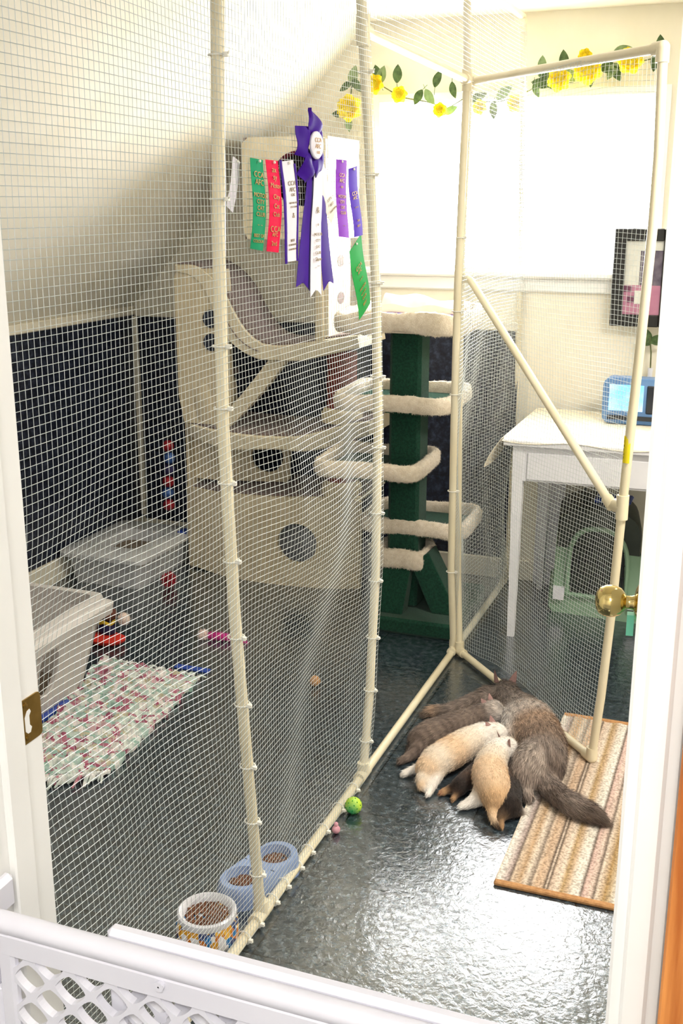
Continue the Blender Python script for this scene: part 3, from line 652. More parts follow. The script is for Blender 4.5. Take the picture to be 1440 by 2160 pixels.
for x_, y_, body, sz in ((663,449,'&',.018),(663,476,'o',.010),(663,497,'MOTOR',.0085),(663,510,'CITY',.0085),(663,523,'CAT',.0085),(663,536,'CLUB',.0085),(664,550,'Show',.011),(664,563,'~~',.008)):
    y, z = yz(x_,y_); text_obj(body, sz, M['ink_gold'], (net(y,z)+.0115,y,z), (0,1,0),(0,0,1), ro_t, wide=1.4)
for x_, y_, body, sz in ((692,421,'KITTEN',.0085),(695,432,'BEST',.008),(698,443,'CHAMPION',.006)):
    y, z = yz(x_,y_); text_obj(body, sz, M['ink_gold'], (net(y,z)+.0092,y,z), (0,.93,.36),(0,-.36,.93), ro_t, wide=1.35)

# ================================================================== GREEN CARPET CAT TREE
tree = thing('carpet_cat_tree','tall dark green carpeted cat tree with cream fleece rimmed trays','cat tree',(-1.15,3.9,0))
MB().box((-1.265,3.66,0),(-.962,4.16,.062),bev=.01).build('base', M['green_carpet'], tree)
MB().box((-1.262,3.79,.06),(-1.142,3.91,1.13),bev=.012).build('column', M['green_carpet'], tree)
mb = MB(); mb.hexa([(-1.276,3.705,.06),(-1.172,3.705,.06),(-1.172,3.78,.06),(-1.276,3.78,.06),(-1.262,3.755,.26),(-1.152,3.755,.26),(-1.152,3.80,.26),(-1.262,3.80,.26)])
mb.build('slanted_leg', M['green_carpet'], tree, bevel=.006, fix=True)
mb = MB(); mb.hexa([(-1.075,3.76,.06),(-.965,3.76,.06),(-.965,3.87,.06),(-1.075,3.87,.06),(-1.16,3.76,.25),(-1.09,3.76,.30),(-1.09,3.87,.30),(-1.16,3.87,.25)])
mb.build('slanted_leg', M['green_carpet'], tree, bevel=.006, fix=True)
def rrect(x0, x1, y0, y1, r, n=7):
    o = []
    for cx, cy, a0 in ((x1-r,y1-r,0),(x0+r,y1-r,90),(x0+r,y0+r,180),(x1-r,y0+r,270)):
        for k in range(n): a = math.radians(a0+90*k/(n-1)); o.append((cx+r*math.cos(a), cy+r*math.sin(a)))
    return o
def resample(o, n):
    P = np.array(o+[o[0]]); d = np.r_[0,np.cumsum(np.linalg.norm(np.diff(P,axis=0),axis=1))]; s = np.linspace(0,d[-1],n,endpoint=False)
    return [(np.interp(t,d,P[:,0]),np.interp(t,d,P[:,1])) for t in s]
def fleece_rim(outline, zc, h, wd, parent, wavy=0.0, scal=0, nb=11000, hair=.0075, name='fleece_rim'):
    O = resample(outline, 120); n = len(O); rings = []; ctr = np.mean(np.array(O),axis=0)
    for i,(x,y) in enumerate(O):
        x1,y1 = O[(i+1)%n]; x0,y0 = O[i-1]; tx,ty = x1-x0,y1-y0; l = math.hypot(tx,ty); nx,ny = ty/l,-tx/l
        zz_ = zc + wavy*math.sin(i/n*2*pi*3+1); hh = h*(1+.22*scal*math.sin(i/n*2*pi*7)); rg = []
        for k in range(12):
            a = 2*pi*k/12; jit = 1+random.uniform(-.07,.07)
            c, s = math.cos(a), math.sin(a); c = math.copysign(abs(c)**.8,c); s = math.copysign(abs(s)**.8,s)
            rg.append((x+nx*c*wd/2*jit, y+ny*c*wd/2*jit, zz_+s*hh/2*jit))
        rings.append(rg)
    mb = MB(); mb.loft(rings, closed=True); o = mb.build(name, M['fleece'], parent, smooth=True, fix=True); o['label'] = 'cream fleece edging'
    p, N_ = sample_mesh(o.data, nb, world_loc(parent)); cols = np.tile(np.array([[.76,.66,.53]]),(nb,1))*(.85+.3*RNG.random((nb,1)))
    data = blades(nb, p, N_, np.tile([[0,0,-1.]],(nb,1)), hair, .0010, cols, lift=1.0, jit=.45); blade_mesh('fleece_pile', data, M['coat'], o)
    return o
def tray(z, x0, x1, y0, y1, name='tray', h=.062, scal=0, r=.07, wavy=.004):
    o = rrect(x0,x1,y0,y1,r); mb = MB(); mb.prism([(x,y,z-.02) for x,y in o], (0,0,.02))
    t = mb.build(name, M['green_carpet'], tree, fix=True); fleece_rim(o, z+.012, h, .036, t, wavy, scal); return t
tray(.845,-1.455,-1.035,3.72,4.12); tray(.615,-1.49,-1.115,3.62,3.97,r=.06); tray(.365,-1.375,-.978,3.80,4.11)
o = rrect(-1.44,-1.0,3.70,4.10,.06); o = [(x,y-(.03*max(0,math.cos((x+1.22)*14)) if y < 3.8 else 0)) for x,y in o]
mb = MB(); mb.prism([(x,y,1.115) for x,y in o],(0,0,.025)); t = mb.build('tray', M['fleece'], tree, fix=True); fleece_rim(o, 1.148, .075, .04, t, .006, .6, 15000)
fleece_rim(rrect(-1.29,-1.115,3.75,3.925,.045), .265, .075, .036, tree, .004, .0, 8000, name='fleece_cuff')
cl = MB()
def fn(u, v):
    x = -1.36+.33*u; y = 3.98+.13*v; return Vector((x, y, 1.186+.035*math.sin(pi*v)*(.75+.35*math.sin(4*u+1))+.006*math.sin(13*u+5*v)))
cl.sheet(fn, 22, 10, thick=(0,0,-.03)); q = cl.build('folded_blanket', [M['cloth_cream']], None, smooth=True, fix=True, loc=(-1.2,4.05,1.15)); tag(q,'cream folded blanket on the top tray of the green cat tree','blanket')
mb = MB(); mb.sheet(lambda u,v: Vector((-1.365+.34*u, 3.965+.15*v, 1.158+.003*math.sin(9*u))), 10, 3, thick=(0,0,-.006)); mb.build('purple_border', M['mauve'], q)['label'] = 'purple border'

# ================================================================== BEIGE MOULDED CAT GYM
gym = thing('cat_gym','beige moulded cat gym with curved shelves, holes and sisal post','cat gym',(-1.87,4.2,0))
GY0, GY1 = 4.03, 4.41
def yfront(x, bow=.09): return 4.10 - bow*max(0, 1-((x+1.87)/.44)**2)
# lower box: bowed front with a round hole
def hole_wall(x0, x1, zbot, ztop, hc, hr, yf, th, name, mat, parent, nseg=40):
    """front wall between two x with a circular hole; yf(x) gives its distance"""
    hx, hz = hc; mb = MB(); outer = []
    ring = []
    for k in range(nseg):
        a = 2*pi*k/nseg; c, s = math.cos(a), math.sin(a); ring.append((hx+hr*c, hz+hr*s))
        tx = ((x1-hx)/c if c > 0 else (x0-hx)/c) if abs(c) > 1e-6 else 1e9
        tt = 1e9
        for _ in range(1):
            zt = ztop(hx) if callable(ztop) else ztop
            tz = ((zt-hz)/s if s > 0 else (zbot-hz)/s) if abs(s) > 1e-6 else 1e9
            tt = min(tx, tz)
        X = hx+tt*c; Z = hz+tt*s
        if callable(ztop) and s > 0 and tz < tx: Z = ztop(X)
        outer.append((X, Z))
    V = []; nst = 7
    for j in range(nst+1):
        for k in range(nseg):
            t = j/nst; x = ring[k][0]+(outer[k][0]-ring[k][0])*t; z = ring[k][1]+(outer[k][1]-ring[k][1])*t; V.append((x, yf(x), z))
    nf = len(V); V2 = [(x,y+th,z) for x,y,z in V]; F_ = []
    for j in range(nst):
        for k in range(nseg):
            k2 = (k+1)%nseg; q_ = (j*nseg+k, j*nseg+k2, (j+1)*nseg+k2, (j+1)*nseg+k); F_.append(q_); F_.append(tuple(nf+i for i in q_[::-1]))
    for j in (0,nst):
        for k in range(nseg):
            k2 = (k+1)%nseg; F_.append((j*nseg+k, j*nseg+k2, nf+j*nseg+k2, nf+j*nseg+k))
    mb.add(V+V2, F_); o = mb.build(name, mat, parent, fix=True, smooth=True); return o
LT = lambda x: .40 + .035*math.cos((x+1.55)*7)*0 + (x+1.5)*.05
hole_wall(-2.285,-1.475,.0,LT,(-1.735,.19),.085,yfront,.02,'front_panel',M['gym_cream'],gym)
mb = MB(); mb.box((-2.285,yfront(-2.285)+.01,0),(-2.268,4.41,.66)); mb.build('side_panel', M['gym_cream'], gym)
MB().hexa([(-2.268,4.30,0),(-1.492,4.22,0),(-1.492,4.235,0),(-2.268,4.315,0),(-2.268,4.30,.22),(-1.492,4.22,.17),(-1.492,4.235,.17),(-2.268,4.315,.22)]).build('inner_board', M['clear_plastic'], gym, fix=True)
def shelf(xs, zt, thick, yf, yb, name, mat, top=None, bot=None):
    """wavy slab: xs list, zt(x) top height, thick(x); bow front"""
    mb = MB(); rings = []
    for x in xs:
        f, b, z, t = yf(x), yb, zt(x), thick(x)
        rings.append([(x,f+.006,z),(x,f,z-.006),(x,f,z-t+.006),(x,f+.006,z-t),(x,b,z-t),(x,b,z)])
    mb.loft(rings); o = mb.build(name, mat, gym, smooth=True, fix=True)
    c = MB(); rr_ = [[(x,yf(x)+.012,zt(x)+.001),(x,yb-.005,zt(x)+.001),(x,yb-.005,zt(x)+.008),(x,yf(x)+.016,zt(x)+.008)] for x in xs]; c.loft(rr_)
    c.build('carpet', M['gym_carpet'], o, smooth=True, fix=True)['label'] = 'taupe carpet covering'
    return o
lin = lambda a, b, n: [a+(b-a)*i/n for i in range(n+1)]
shelf(lin(-2.28,-1.48,24), lambda x: LT(x)-.003, lambda x: .018, lambda x: yfront(x)+.018, 4.41, 'lower_shelf', M['gym_edge'])
def zmid(x): return .655 + .05*smoothstep(-1.75,-1.45,x) - .012*math.sin((x+2.25)*5)
shelf(lin(-2.27,-1.44,26), zmid, lambda x: .055+.02*math.sin((x+2.27)*7)**2, lambda x: yfront(x,.11)-.01, 4.41, 'middle_shelf', M['gym_edge'])
# inner wall with round opening below the middle shelf, and the left side tower
hole_wall(-2.268,-1.86,.39,.61,(-1.955,.50),.068,lambda x: 4.14+.25*(x+2.268),.015,'inner_panel',M['gym_cream'],gym)
hole_wall(-2.285,-2.05,.66,1.30,(-2.12,1.10),.038,lambda x: 4.055,.05,'tower_panel',M['gym_cream'],gym)
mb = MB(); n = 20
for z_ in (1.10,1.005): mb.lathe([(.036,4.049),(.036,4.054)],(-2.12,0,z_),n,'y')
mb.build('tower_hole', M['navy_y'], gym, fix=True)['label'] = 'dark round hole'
mb = MB(); mb.lathe([(.085,.655),(.10,.68),(.105,.75),(.10,.82),(.09,.85),(.001,.855)],(-2.17,4.15,0),28); mb.build('drum', M['gym_cream'], gym, smooth=True)
MB().box((-2.28,4.06,.852),(-2.08,4.22,.885),bev=.006).build('tower_foot', M['gym_carpet'], gym)
# chute shelf: profile swept in depth
prof = [onyp for onyp in ((-2.275,1.315),(-2.19,1.312),(-2.12,1.275),(-2.06,1.212),(-2.02,1.14),(-1.97,1.065),(-1.91,1.018),(-1.83,1.005),(-1.72,1.018),(-1.607,1.04),(-1.477,1.062))]
thk = [.03,.045,.055,.075,.085,.085,.07,.06,.07,.062,.05]
PP = []; TT = []
for i in range(len(prof)-1):
    for k in range(4):
        f = k/4; p0 = prof[max(i-1,0)]; p1_ = prof[i]; p2_ = prof[i+1]; p3 = prof[min(i+2,len(prof)-1)]
        cr_ = lambda a,b,c,d: .5*((2*b)+(-a+c)*f+(2*a-5*b+4*c-d)*f*f+(-a+3*b-3*c+d)*f**3)
        PP.append((cr_(p0[0],p1_[0],p2_[0],p3[0]), cr_(p0[1],p1_[1],p2_[1],p3[1]))); TT.append(thk[i]+(thk[i+1]-thk[i])*f)
PP.append(prof[-1]); TT.append(thk[-1])
mb = MB(); rings = []; cr2 = []
for i,(x,z) in enumerate(PP):
    a_ = PP[max(i-1,0)]; b_ = PP[min(i+1,len(PP)-1)]; tx, tz = b_[0]-a_[0], b_[1]-a_[1]; l = math.hypot(tx,tz); nx, nz = -tz/l, tx/l; t_ = TT[i]
    f = 4.05 if x < -1.9 else 4.04; bk = 4.36
    rings.append([(x,f+.006,z),(x,f,z-.004),(x-nx*t_,f,z-nz*t_+.004),(x-nx*t_,f+.006,z-nz*t_),(x-nx*t_,bk,z-nz*t_),(x,bk,z)])
    cr2.append([(x+nx*.001,f+.012,z+nz*.001),(x+nx*.001,bk-.004,z+nz*.001),(x+nx*.008,bk-.004,z+nz*.008),(x+nx*.008,f+.016,z+nz*.008)])
mb.loft(rings); ch = mb.build('chute_shelf', M['gym_edge'], gym, smooth=True, fix=True)
mb = MB(); mb.loft(cr2); mb.build('carpet', M['gym_carpet'], ch, smooth=True, fix=True)['label'] = 'taupe carpet covering'
mb = MB(); pl_ = []
for i in range(16,len(PP)): x,z = PP[i]; a_ = PP[max(i-1,0)]; b_ = PP[min(i+1,len(PP)-1)]; l = math.hypot(b_[0]-a_[0],b_[1]-a_[1]); nx,nz = -(b_[1]-a_[1])/l,(b_[0]-a_[0])/l; pl_.append((x-nx*TT[i]*.5,4.042,z-nz*TT[i]*.5))
mb.tube(pl_, .0022, 5); mb.build('seam', M['gym_carpet'], ch)['label'] = 'dark seam line'
# diagonal brace board
mb = MB(); rings = []
for i in range(9):
    t = i/8; x = -1.80+(-2.08+1.80)*t; z = .965+(.655-.965)*t-.012*math.sin(pi*t); w_ = .05
    rings.append([(x-w_,4.06,z+.0),(x+w_*.6,4.06,z-.0),(x+w_*.6,4.10,z),(x-w_,4.10,z)])
mb.loft(rings); mb.build('diagonal_support', M['gym_edge'], gym, smooth=True, fix=True)
# sisal post in two stretches with cream collars
mb = MB(); mb.lathe([(.061,.745),(.061,.985)],(-1.575,4.13,0),28); mb.build('sisal_post', M['sisal'], gym, smooth=True)['label'] = 'reddish sisal wrapped post'
mb = MB(); mb.lathe([(.061,.44),(.061,.645)],(-1.575,4.13,0),28); mb.build('sisal_post', M['sisal'], gym, smooth=True)
for z_ in (.395,.70):
    mb = MB(); mb.lathe([(.085,z_),(.085,z_+.035),(.07,z_+.055),(.055,z_+.06)],(-1.575,4.13,0),28); mb.build('post_collar', M['gym_cream'], gym, smooth=True)
# upper column with slots, carrying the arched house
mb = MB(); mb.box((-1.62,4.055,1.42),(-1.603,4.40,1.80)); mb.box((-1.62,4.055,1.03),(-1.603,4.30,1.42)); mb.build('side_board', M['gym_edge'], gym)
MB().box((-1.655,4.04,1.03),(-1.62,4.056,1.42),bev=.003).build('front_board', M['gym_cream'], gym)
for z_ in (1.335,1.19):
    mb = MB(); mb.lathe([(.024,-1.604),(.024,-1.6015)],(0,4.19,z_),20,'x',ell=(1.6,1.0)); mb.build('oval_hole', M['gym_carpet'], gym, fix=True)['label'] = 'oval hole'
hs = hole_wall(-1.955,-1.605,1.42,1.80,(-1.718,1.640),.100,lambda x: 4.035,.02,'house_front',M['gym_edge'],gym,48)
mb = MB()
for lo, hi in (((-1.955,4.055,1.42),(-1.94,4.40,1.80)),((-1.94,4.055,1.785),(-1.620,4.40,1.80)),((-1.94,4.055,1.42),(-1.620,4.40,1.435)),((-1.94,4.385,1.435),(-1.620,4.40,1.785))): mb.box(lo,hi)
hb = mb.build('house_shell', M['gym_carpet'], gym, fix=True); hb['label'] = 'taupe lined house box'
mb = MB(); mb.tube([(-1.718+.100*math.cos(a),4.03,1.640+.100*math.sin(a)) for a in [math.radians(d) for d in range(-20,201,8)]], .008, 8); mb.build('arch_edging', M['maroon'], gym, smooth=True)['label'] = 'maroon arch edging'
mb = MB(); mb.box((-1.80,4.022,1.50),(-1.64,4.036,1.545),bev=.004); mb.build('entry_lip', M['gym_edge'], gym)

# ================================================================== strand and tinsel toys by the gym
def strand(name, label, cols, pts, r, cat):
    t = thing(name, label, cat, pts[-1]); P = [Vector(p) for p in pts]
    for k, c in enumerate(cols):
        a = P[k]; b_ = P[k+1]; mb = MB()
        mb.ball((a+b_)/2, r, 12, 8, (1,1,max(1,(a-b_).length/2/r*.95)))
        mb.build('bead', M[c], t, smooth=True)
    return t
bx = [ony(388,945+22*i,4.0) for i in range(7)]; bx = [Vector((-2.33+.008*math.sin(i),4.02,.585-.052*i)) for i in range(7)]
st = strand('toy_strand','red and blue bead strand dangling left of the beige gym',['tinsel_red','tinsel_blue','toy_navy','tinsel_red','tinsel_blue','tinsel_red'],bx,.026,'cat toy')
mb = MB(); mb.tube([bx[0],bx[0]+Vector((.03,.09,.10))], .002, 6); mb.build('cord', M['frame_black'], st)
c = Vector((-2.235,3.82,.03)); mb = MB()
t = thing('tinsel_ball','shiny red tinsel ball on the floor left of the gym','cat toy',(c.x,c.y,0))
n = 700; d = RNG.normal(size=(n,3)); d /= np.linalg.norm(d,axis=1)[:,None]; ctr = np.array([c.x,c.y,.034])
core = MB(); core.ball((c.x,c.y,.034),.02,12,8); core.build('core', M['tinsel_red'], t, smooth=True)
data = blades(n, ctr+d*.016, d, RNG.normal(size=(n,3)), .022, .004, np.tile([[.45,.02,.04]],(n,1)), lift=1.2, jit=.4); blade_mesh('tinsel', data, M['coat'], t)

# ================================================================== LITTER BOXES
lt = thing('litter_tray','pale grey litter tray with a wide rim in the back left corner','litter tray',(-2.46,3.95,0))
X0,X1,Y0,Y1,H = -2.70,-2.292,3.70,4.215,.15
def rr3(x0,x1,y0,y1,r,z): return [(x,y,z) for x,y in rrect(x0,x1,y0,y1,r,5)]
mb = MB(); mb.loft([rr3(X0+.045,X1-.045,Y0+.045,Y1-.045,.03,0),rr3(X0+.03,X1-.03,Y0+.03,Y1-.03,.03,.10),rr3(X0+.02,X1-.02,Y0+.02,Y1-.02,.03,.12),rr3(X0,X1,Y0,Y1,.035,.122),rr3(X0,X1,Y0,Y1,.035,.138),rr3(X0+.02,X1-.02,Y0+.02,Y1-.02,.03,.15),rr3(X0+.10,X1-.10,Y0+.13,Y1-.12,.04,.146),rr3(X0+.105,X1-.105,Y0+.135,Y1-.125,.04,.09)],caps=False)
mb.build('tray_body', M['clear_plastic'], lt, smooth=True, fix=True)
mb = MB(); mb.loft([rr3(X0+.1,X1-.1,Y0+.13,Y1-.12,.04,.086),rr3(X0+.1,X1-.1,Y0+.13,Y1-.12,.04,.095)]); mb.build('litter_fill', M['litter'], lt)['label'] = 'brown litter'
MB().box((X1-.055,Y1-.115,.146),(X1-.012,Y1-.06,.156),bev=.003).build('latch', M['blue_plastic'], lt)['label'] = 'blue latch'
tt = thing('litter_tote','grey plastic litter tote with an oval entrance, cut by the left jamb','litter box',(-2.10,2.64,0))
X0,X1,Y0,Y1,H = -2.33,-1.885,2.33,2.915,.33
def ringt(d, z, r=.04): return rr3(X0+d,X1-d,Y0+d,Y1-d,r,z)
# tapered tub: right wall carries the oval opening, so build four walls + floor + rim
def wall_pt(u, z):  # right wall at height z, u along y 0..1
    d = .11-.065*(z/.29); return Vector((X1-d, Y0+d+(Y1-Y0-2*d)*u, z))
mb = MB(); hc_u, hc_z, ha, hb_ = .43, .165, .115, .083
ns = 40; ring = []; outr = []
for k in range(ns):
    a = 2*pi*k/ns; c_, s_ = math.cos(a), math.sin(a); ring.append((hc_u+ha*c_, hc_z+hb_*s_))
    tx = ((1-hc_u)/c_ if c_ > 0 else (0-hc_u)/c_) if abs(c_) > 1e-6 else 1e9; tz = ((.29-hc_z)/s_ if s_ > 0 else (.012-hc_z)/s_) if abs(s_) > 1e-6 else 1e9
    q_ = min(tx,tz); outr.append((hc_u+q_*c_, hc_z+q_*s_))
V = [wall_pt(ring[k][0]+(outr[k][0]-ring[k][0])*j/4, ring[k][1]+(outr[k][1]-ring[k][1])*j/4) for j in range(5) for k in range(ns)]
F_ = [(j*ns+k,j*ns+(k+1)%ns,(j+1)*ns+(k+1)%ns,(j+1)*ns+k) for j in range(4) for k in range(ns)]; nV = len(V)
V += [p-Vector((.012,0,0)) for p in V]; F_ += [tuple(nV+i for i in f[::-1]) for f in F_]
for j in (0,4): F_ += [(j*ns+k,j*ns+(k+1)%ns,nV+j*ns+(k+1)%ns,nV+j*ns+k) for k in range(ns)]
mb.add(V, F_)
d0, d1 = .11, .045
for (a0,a1) in (((X0+d0,Y0+d0),(X1-d0,Y0+d0)),((X0+d0,Y1-d0),(X1-d0,Y1-d0)),((X0+d0,Y0+d0),(X0+d0,Y1-d0))):
    def tp(p): return (p[0]+(d1-d0)*(1 if p[0] < -2.1 else -1)*1, p[1]+(d1-d0)*(1 if p[1] < 2.6 else -1))
    b0_, b1_ = tp(a0), tp(a1); nx, ny = (0,.012) if a0[1] == a1[1] and a0[1] < 2.6 else ((0,-.012) if a0[1] == a1[1] else (.012,0))
    mb.hexa([(a0[0],a0[1],0),(a1[0],a1[1],0),(a1[0]+nx,a1[1]+ny,0),(a0[0]+nx,a0[1]+ny,0),(b0_[0],b0_[1],.29),(b1_[0],b1_[1],.29),(b1_[0]+nx,b1_[1]+ny,.29),(b0_[0]+nx,b0_[1]+ny,.29)])
mb.box((X0+d0,Y0+d0,0),(X1-d0,Y1-d0,.012)); mb.build('tub', M['grey_plastic'], tt, fix=True)
mb = MB(); mb.loft([ringt(.048,.265),ringt(.012,.268),ringt(.008,.30),ringt(.03,.312),ringt(.034,.33),ringt(.05,.335),ringt(.06,.33),ringt(.058,.28)],caps=False); mb.build('rim', M['grey_plastic'], tt, smooth=True, fix=True)
mb = MB(); mb.tube([wall_pt(hc_u+(ha+.01)*math.cos(2*pi*k/40), hc_z+(hb_+.004)*math.sin(2*pi*k/40))+Vector((.001,0,0)) for k in range(41)], .004, 6); mb.build('entry_trim', M['grey_plastic'], tt, smooth=True)
MB().box((X0+.11,Y0+.11,.0125),(X1-.11,Y1-.11,.05)).build('litter_fill', M['litter'], tt)
mb = MB(); mb.box((X1-.1085,Y0+.10,.0),(X1-.086,Y1-.20,.018),bev=.004); q = mb.build('mat', M['blue_plastic'], None, loc=(X1-.04,2.6,0)); tag(q,'blue plastic strip on the floor along the litter tote','mat')
# rag rug
A, B, C_, D_ = onz(213,1396), onz(421,1437), onz(262,1612), onz(108,1660)
D_ = Vector((-1.865,2.20,0)); C_ = Vector((-1.60,2.37,0))
rg = thing('rag_rug','woven rag rug in rose, sage and white strips with fringed end','rug',((A+C_)/2))
def fn(u, v):
    a_ = A+(B-A)*u; b_ = D_+(C_-D_)*u; p = a_+(b_-a_)*v; return Vector((p.x+.006*math.sin(40*v+3*u), p.y, .016+.004*math.sin(85*v+2*math.sin(19*u))+.003*math.sin(60*u+20*v)))
mb = MB(); mb.sheet(fn, 60, 110, thick=(0,0,-.012)); mb.build('weave', M['rag'], rg, smooth=True, fix=True)
for e0, e1, od, cnt in ((D_,C_,Vector((-.05,-1,0)),34),(A,B,Vector((.05,.45,0)),22)):
    mb = MB()
    for k in range(cnt):
        p = e0+(e1-e0)*((k+.5)/cnt); l = random.uniform(.035,.075)*(1 if od.y < -.5 else .5); d = (od+Vector((random.uniform(-.5,.5),0,0))).normalized(); mb.cur = random.choice((0,1,1,1))
        mb.tube([p+Vector((0,0,.012)), p+d*l*.5+Vector((random.uniform(-.006,.006),0,.016)), p+d*l+Vector((0,0,.006))], [.006,.005,.003], 5)
    mb.build('fringe', [M['rag_b'],M['rag_c']], rg)
# blue edge sliver under rug's far corner
p = onz(392,1425); q = MB().box((p.x-.07,p.y-.01,0),(p.x+.06,p.y+.02,.006),bev=.002).build('plastic_wand', M['blue_plastic'], None, loc=(p.x,p.y,0)); q.name = 'toy_wand'; tag(q,'thin blue plastic stick beyond the rag rug','cat toy')
q.location.y += .05
# jester toy
c = onz(225,1357); jt = thing('stuffed_toy','red, navy and yellow stuffed toy with white pompom beside the tote','cat toy',(c.x,c.y,0))
mb = MB(); mb.lathe([(.02,.0),(.05,.006),(.064,.016),(.066,.024),(.05,.032),(.02,.036)],(c.x,c.y,0),24,ell=(1.15,.8)); mb.build('brim', M['toy_red'], jt, smooth=True)['label'] = 'red brim'
mb = MB(); mb.ball((c.x,c.y+.01,.055),.034,16,10,(1.1,.8,.8)); mb.build('body', M['toy_navy'], jt, smooth=True)['label'] = 'navy body'
mb = MB(); n = 24; mb.tube([(c.x+.030*math.cos(2*pi*k/n),c.y+.012+.024*math.sin(2*pi*k/n),.082+.004*math.cos(8*pi*k/n)) for k in range(n+1)],.006,6); mb.build('collar', M['toy_yellow'], jt, smooth=True)['label'] = 'yellow collar'
mb = MB(); mb.ball((c.x+.0,c.y+.02,.108),.03,14,9,(1.2,1,.9)); mb.ball((c.x-.05,c.y+.03,.055),.025,12,8); mb.build('head', M['toy_brown'], jt, smooth=True)['label'] = 'brown head'
mb = MB(); mb.ball((c.x+.066,c.y+.02,.098),.02,12,8); pm = mb.build('pompom', M['fluff'], jt, smooth=True); pm['label'] = 'white pompom'
p_, N_ = sample_mesh(pm.data, 700, world_loc(jt)); blade_mesh('pompom_pile', blades(700,p_,N_,RNG.normal(size=(700,3)),.009,.0013,np.tile([[.86,.75,.68]],(700,1)),lift=1.3,jit=.3), M['coat'], pm)
# pink feather toy
c = onz(466,1351); ft = thing('feather_toy','hot pink feather toy with white fluffy tip on the dark floor','cat toy',(c.x,c.y,0))
mb = MB(); mb.tube([(c.x-.05,c.y-.005,.014),(c.x,c.y,.016),(c.x+.06,c.y+.01,.012),(c.x+.10,c.y+.0,.006)],[.011,.014,.01,.003],8); q = mb.build('feather', M['feather_pink'], ft, smooth=True)
p_, N_ = sample_mesh(q.data, 900, world_loc(ft)); blade_mesh('barbs', blades(900,p_,N_,np.tile([[1,0,0.]],(900,1)),.02,.002,np.tile([[.6,.04,.28]],(900,1)),lift=.5,jit=.3), M['coat'], q)
mb = MB(); mb.ball((c.x-.068,c.y-.01,.017),.016,12,8); q = mb.build('fluffy_tip', M['fluff'], ft, smooth=True); q['label'] = 'white fluffy tip'
p_, N_ = sample_mesh(q.data, 600, world_loc(ft)); blade_mesh('tip_pile', blades(600,p_,N_,RNG.normal(size=(600,3)),.012,.0014,np.tile([[.86,.72,.68]],(600,1)),lift=1.3,jit=.3), M['coat'], q)

# ================================================================== BOWLS AND BALLS
def kibble_pile(name, label, c, rx, ry, z, n, ang=0):
    mb = MB()
    for _ in range(n):
        r = math.sqrt(random.random()); a = random.uniform(0,2*pi); u, v = rx*r*math.cos(a), ry*r*math.sin(a)
        x = c[0]+u*math.cos(ang)-v*math.sin(ang); y = c[1]+u*math.sin(ang)+v*math.cos(ang)
        mb.ball((x,y,z+.006*(1-r)+random.uniform(-.001,.002)), random.uniform(.0034,.0046), 7, 5, (1,1,.7))
    q_ = MB(); mb.v and mb
    o = mb.build(name, M['kibble'], None, smooth=True, loc=(c[0],c[1],z)); tag(o, label, 'cat food', None, 'stuff'); return o
bc = Vector((-.992,2.052,0)); ang = math.atan2(2.165-1.955, -.955+1.015); da = Vector((math.cos(ang),math.sin(ang),0)); dp = Vector((-da.y,da.x,0))
db = thing('double_bowl','pale blue plastic double pet bowl beside the front post','pet bowl',bc)
def stad(L2, r, z, n=14):
    o = []
    for k in range(n+1): a = -pi/2+pi*k/n; o.append(bc+da*(L2+r*math.cos(a))+dp*(r*math.sin(a))+Vector((0,0,z)))
    for k in range(n+1): a = pi/2+pi*k/n; o.append(bc+da*(-L2+r*math.cos(a))+dp*(r*math.sin(a))+Vector((0,0,z)))
    return o
mb = MB(); mb.loft([stad(.070,.054,0),stad(.068,.051,.035),stad(.066,.049,.048),stad(.066,.046,.051)],caps=False)
O = stad(.066,.046,.051); nO = len(O); wells = []
# deck with two wells: fill between outline and the well rims by two fans
deckz = .051
for sgn in (1,-1):
    wc = bc+da*(.057*sgn); n = 36; half = []
    for k in range(n):
        a = 2*pi*k/n; dvec = da*math.cos(a)+dp*math.sin(a)
        rim = wc+dvec*.040+Vector((0,0,deckz))
        # distance to stadium edge / mid line
        best = .2; ca, sa = math.cos(a), math.sin(a)
        if ca*sgn < 0: best = min(best, .057/abs(ca))
        if abs(sa) > 1e-6:
            best = min(best, .046/abs(sa)) if True else best
        for _ in range(1):
            ox = .057*sgn-.066*sgn; B_ = ox*ca; C2 = ox*ox-.046**2; disc = B_*B_-C2; tcap = -B_+math.sqrt(disc); 
            if ca*sgn > 0 or (.057*sgn+tcap*ca)*sgn > .066: best = min(best, tcap)
        half.append((rim, wc+dvec*best+Vector((0,0,deckz))))
    prof_ = [(.040,.051),(.039,.047),(.034,.018),(.028,.010),(.001,.009)]
    mb.loft([[h[1] for h in half]]+[[wc+(da*math.cos(2*pi*k/n)+dp*math.sin(2*pi*k/n))*r+Vector((0,0,z)) for k in range(n)] for r,z in prof_], caps=False)
mb.build('bowl_body', M['bowl_blue'], db, smooth=True, fix=True)
for sgn, lb in ((1,'brown kibble in the farther well of the blue double bowl'),(-1,'brown kibble in the nearer well of the blue double bowl')):
    w_ = bc+da*.057*sgn; kibble_pile('kibble', lb, w_, .031,.031,.030,170)
wc = Vector((-1.006,1.818,0)); wb = thing('pet_bowl','round white ceramic pet bowl with blue and orange mosaic sides','pet bowl',wc)
mb = MB(); mb.lathe([(.055,0),(.062,.004),(.069,.025),(.068,.050),(.0625,.066)],wc,40); mb.build('bowl_side', M['mosaic'], wb, smooth=True)['label'] = 'mosaic patterned side'
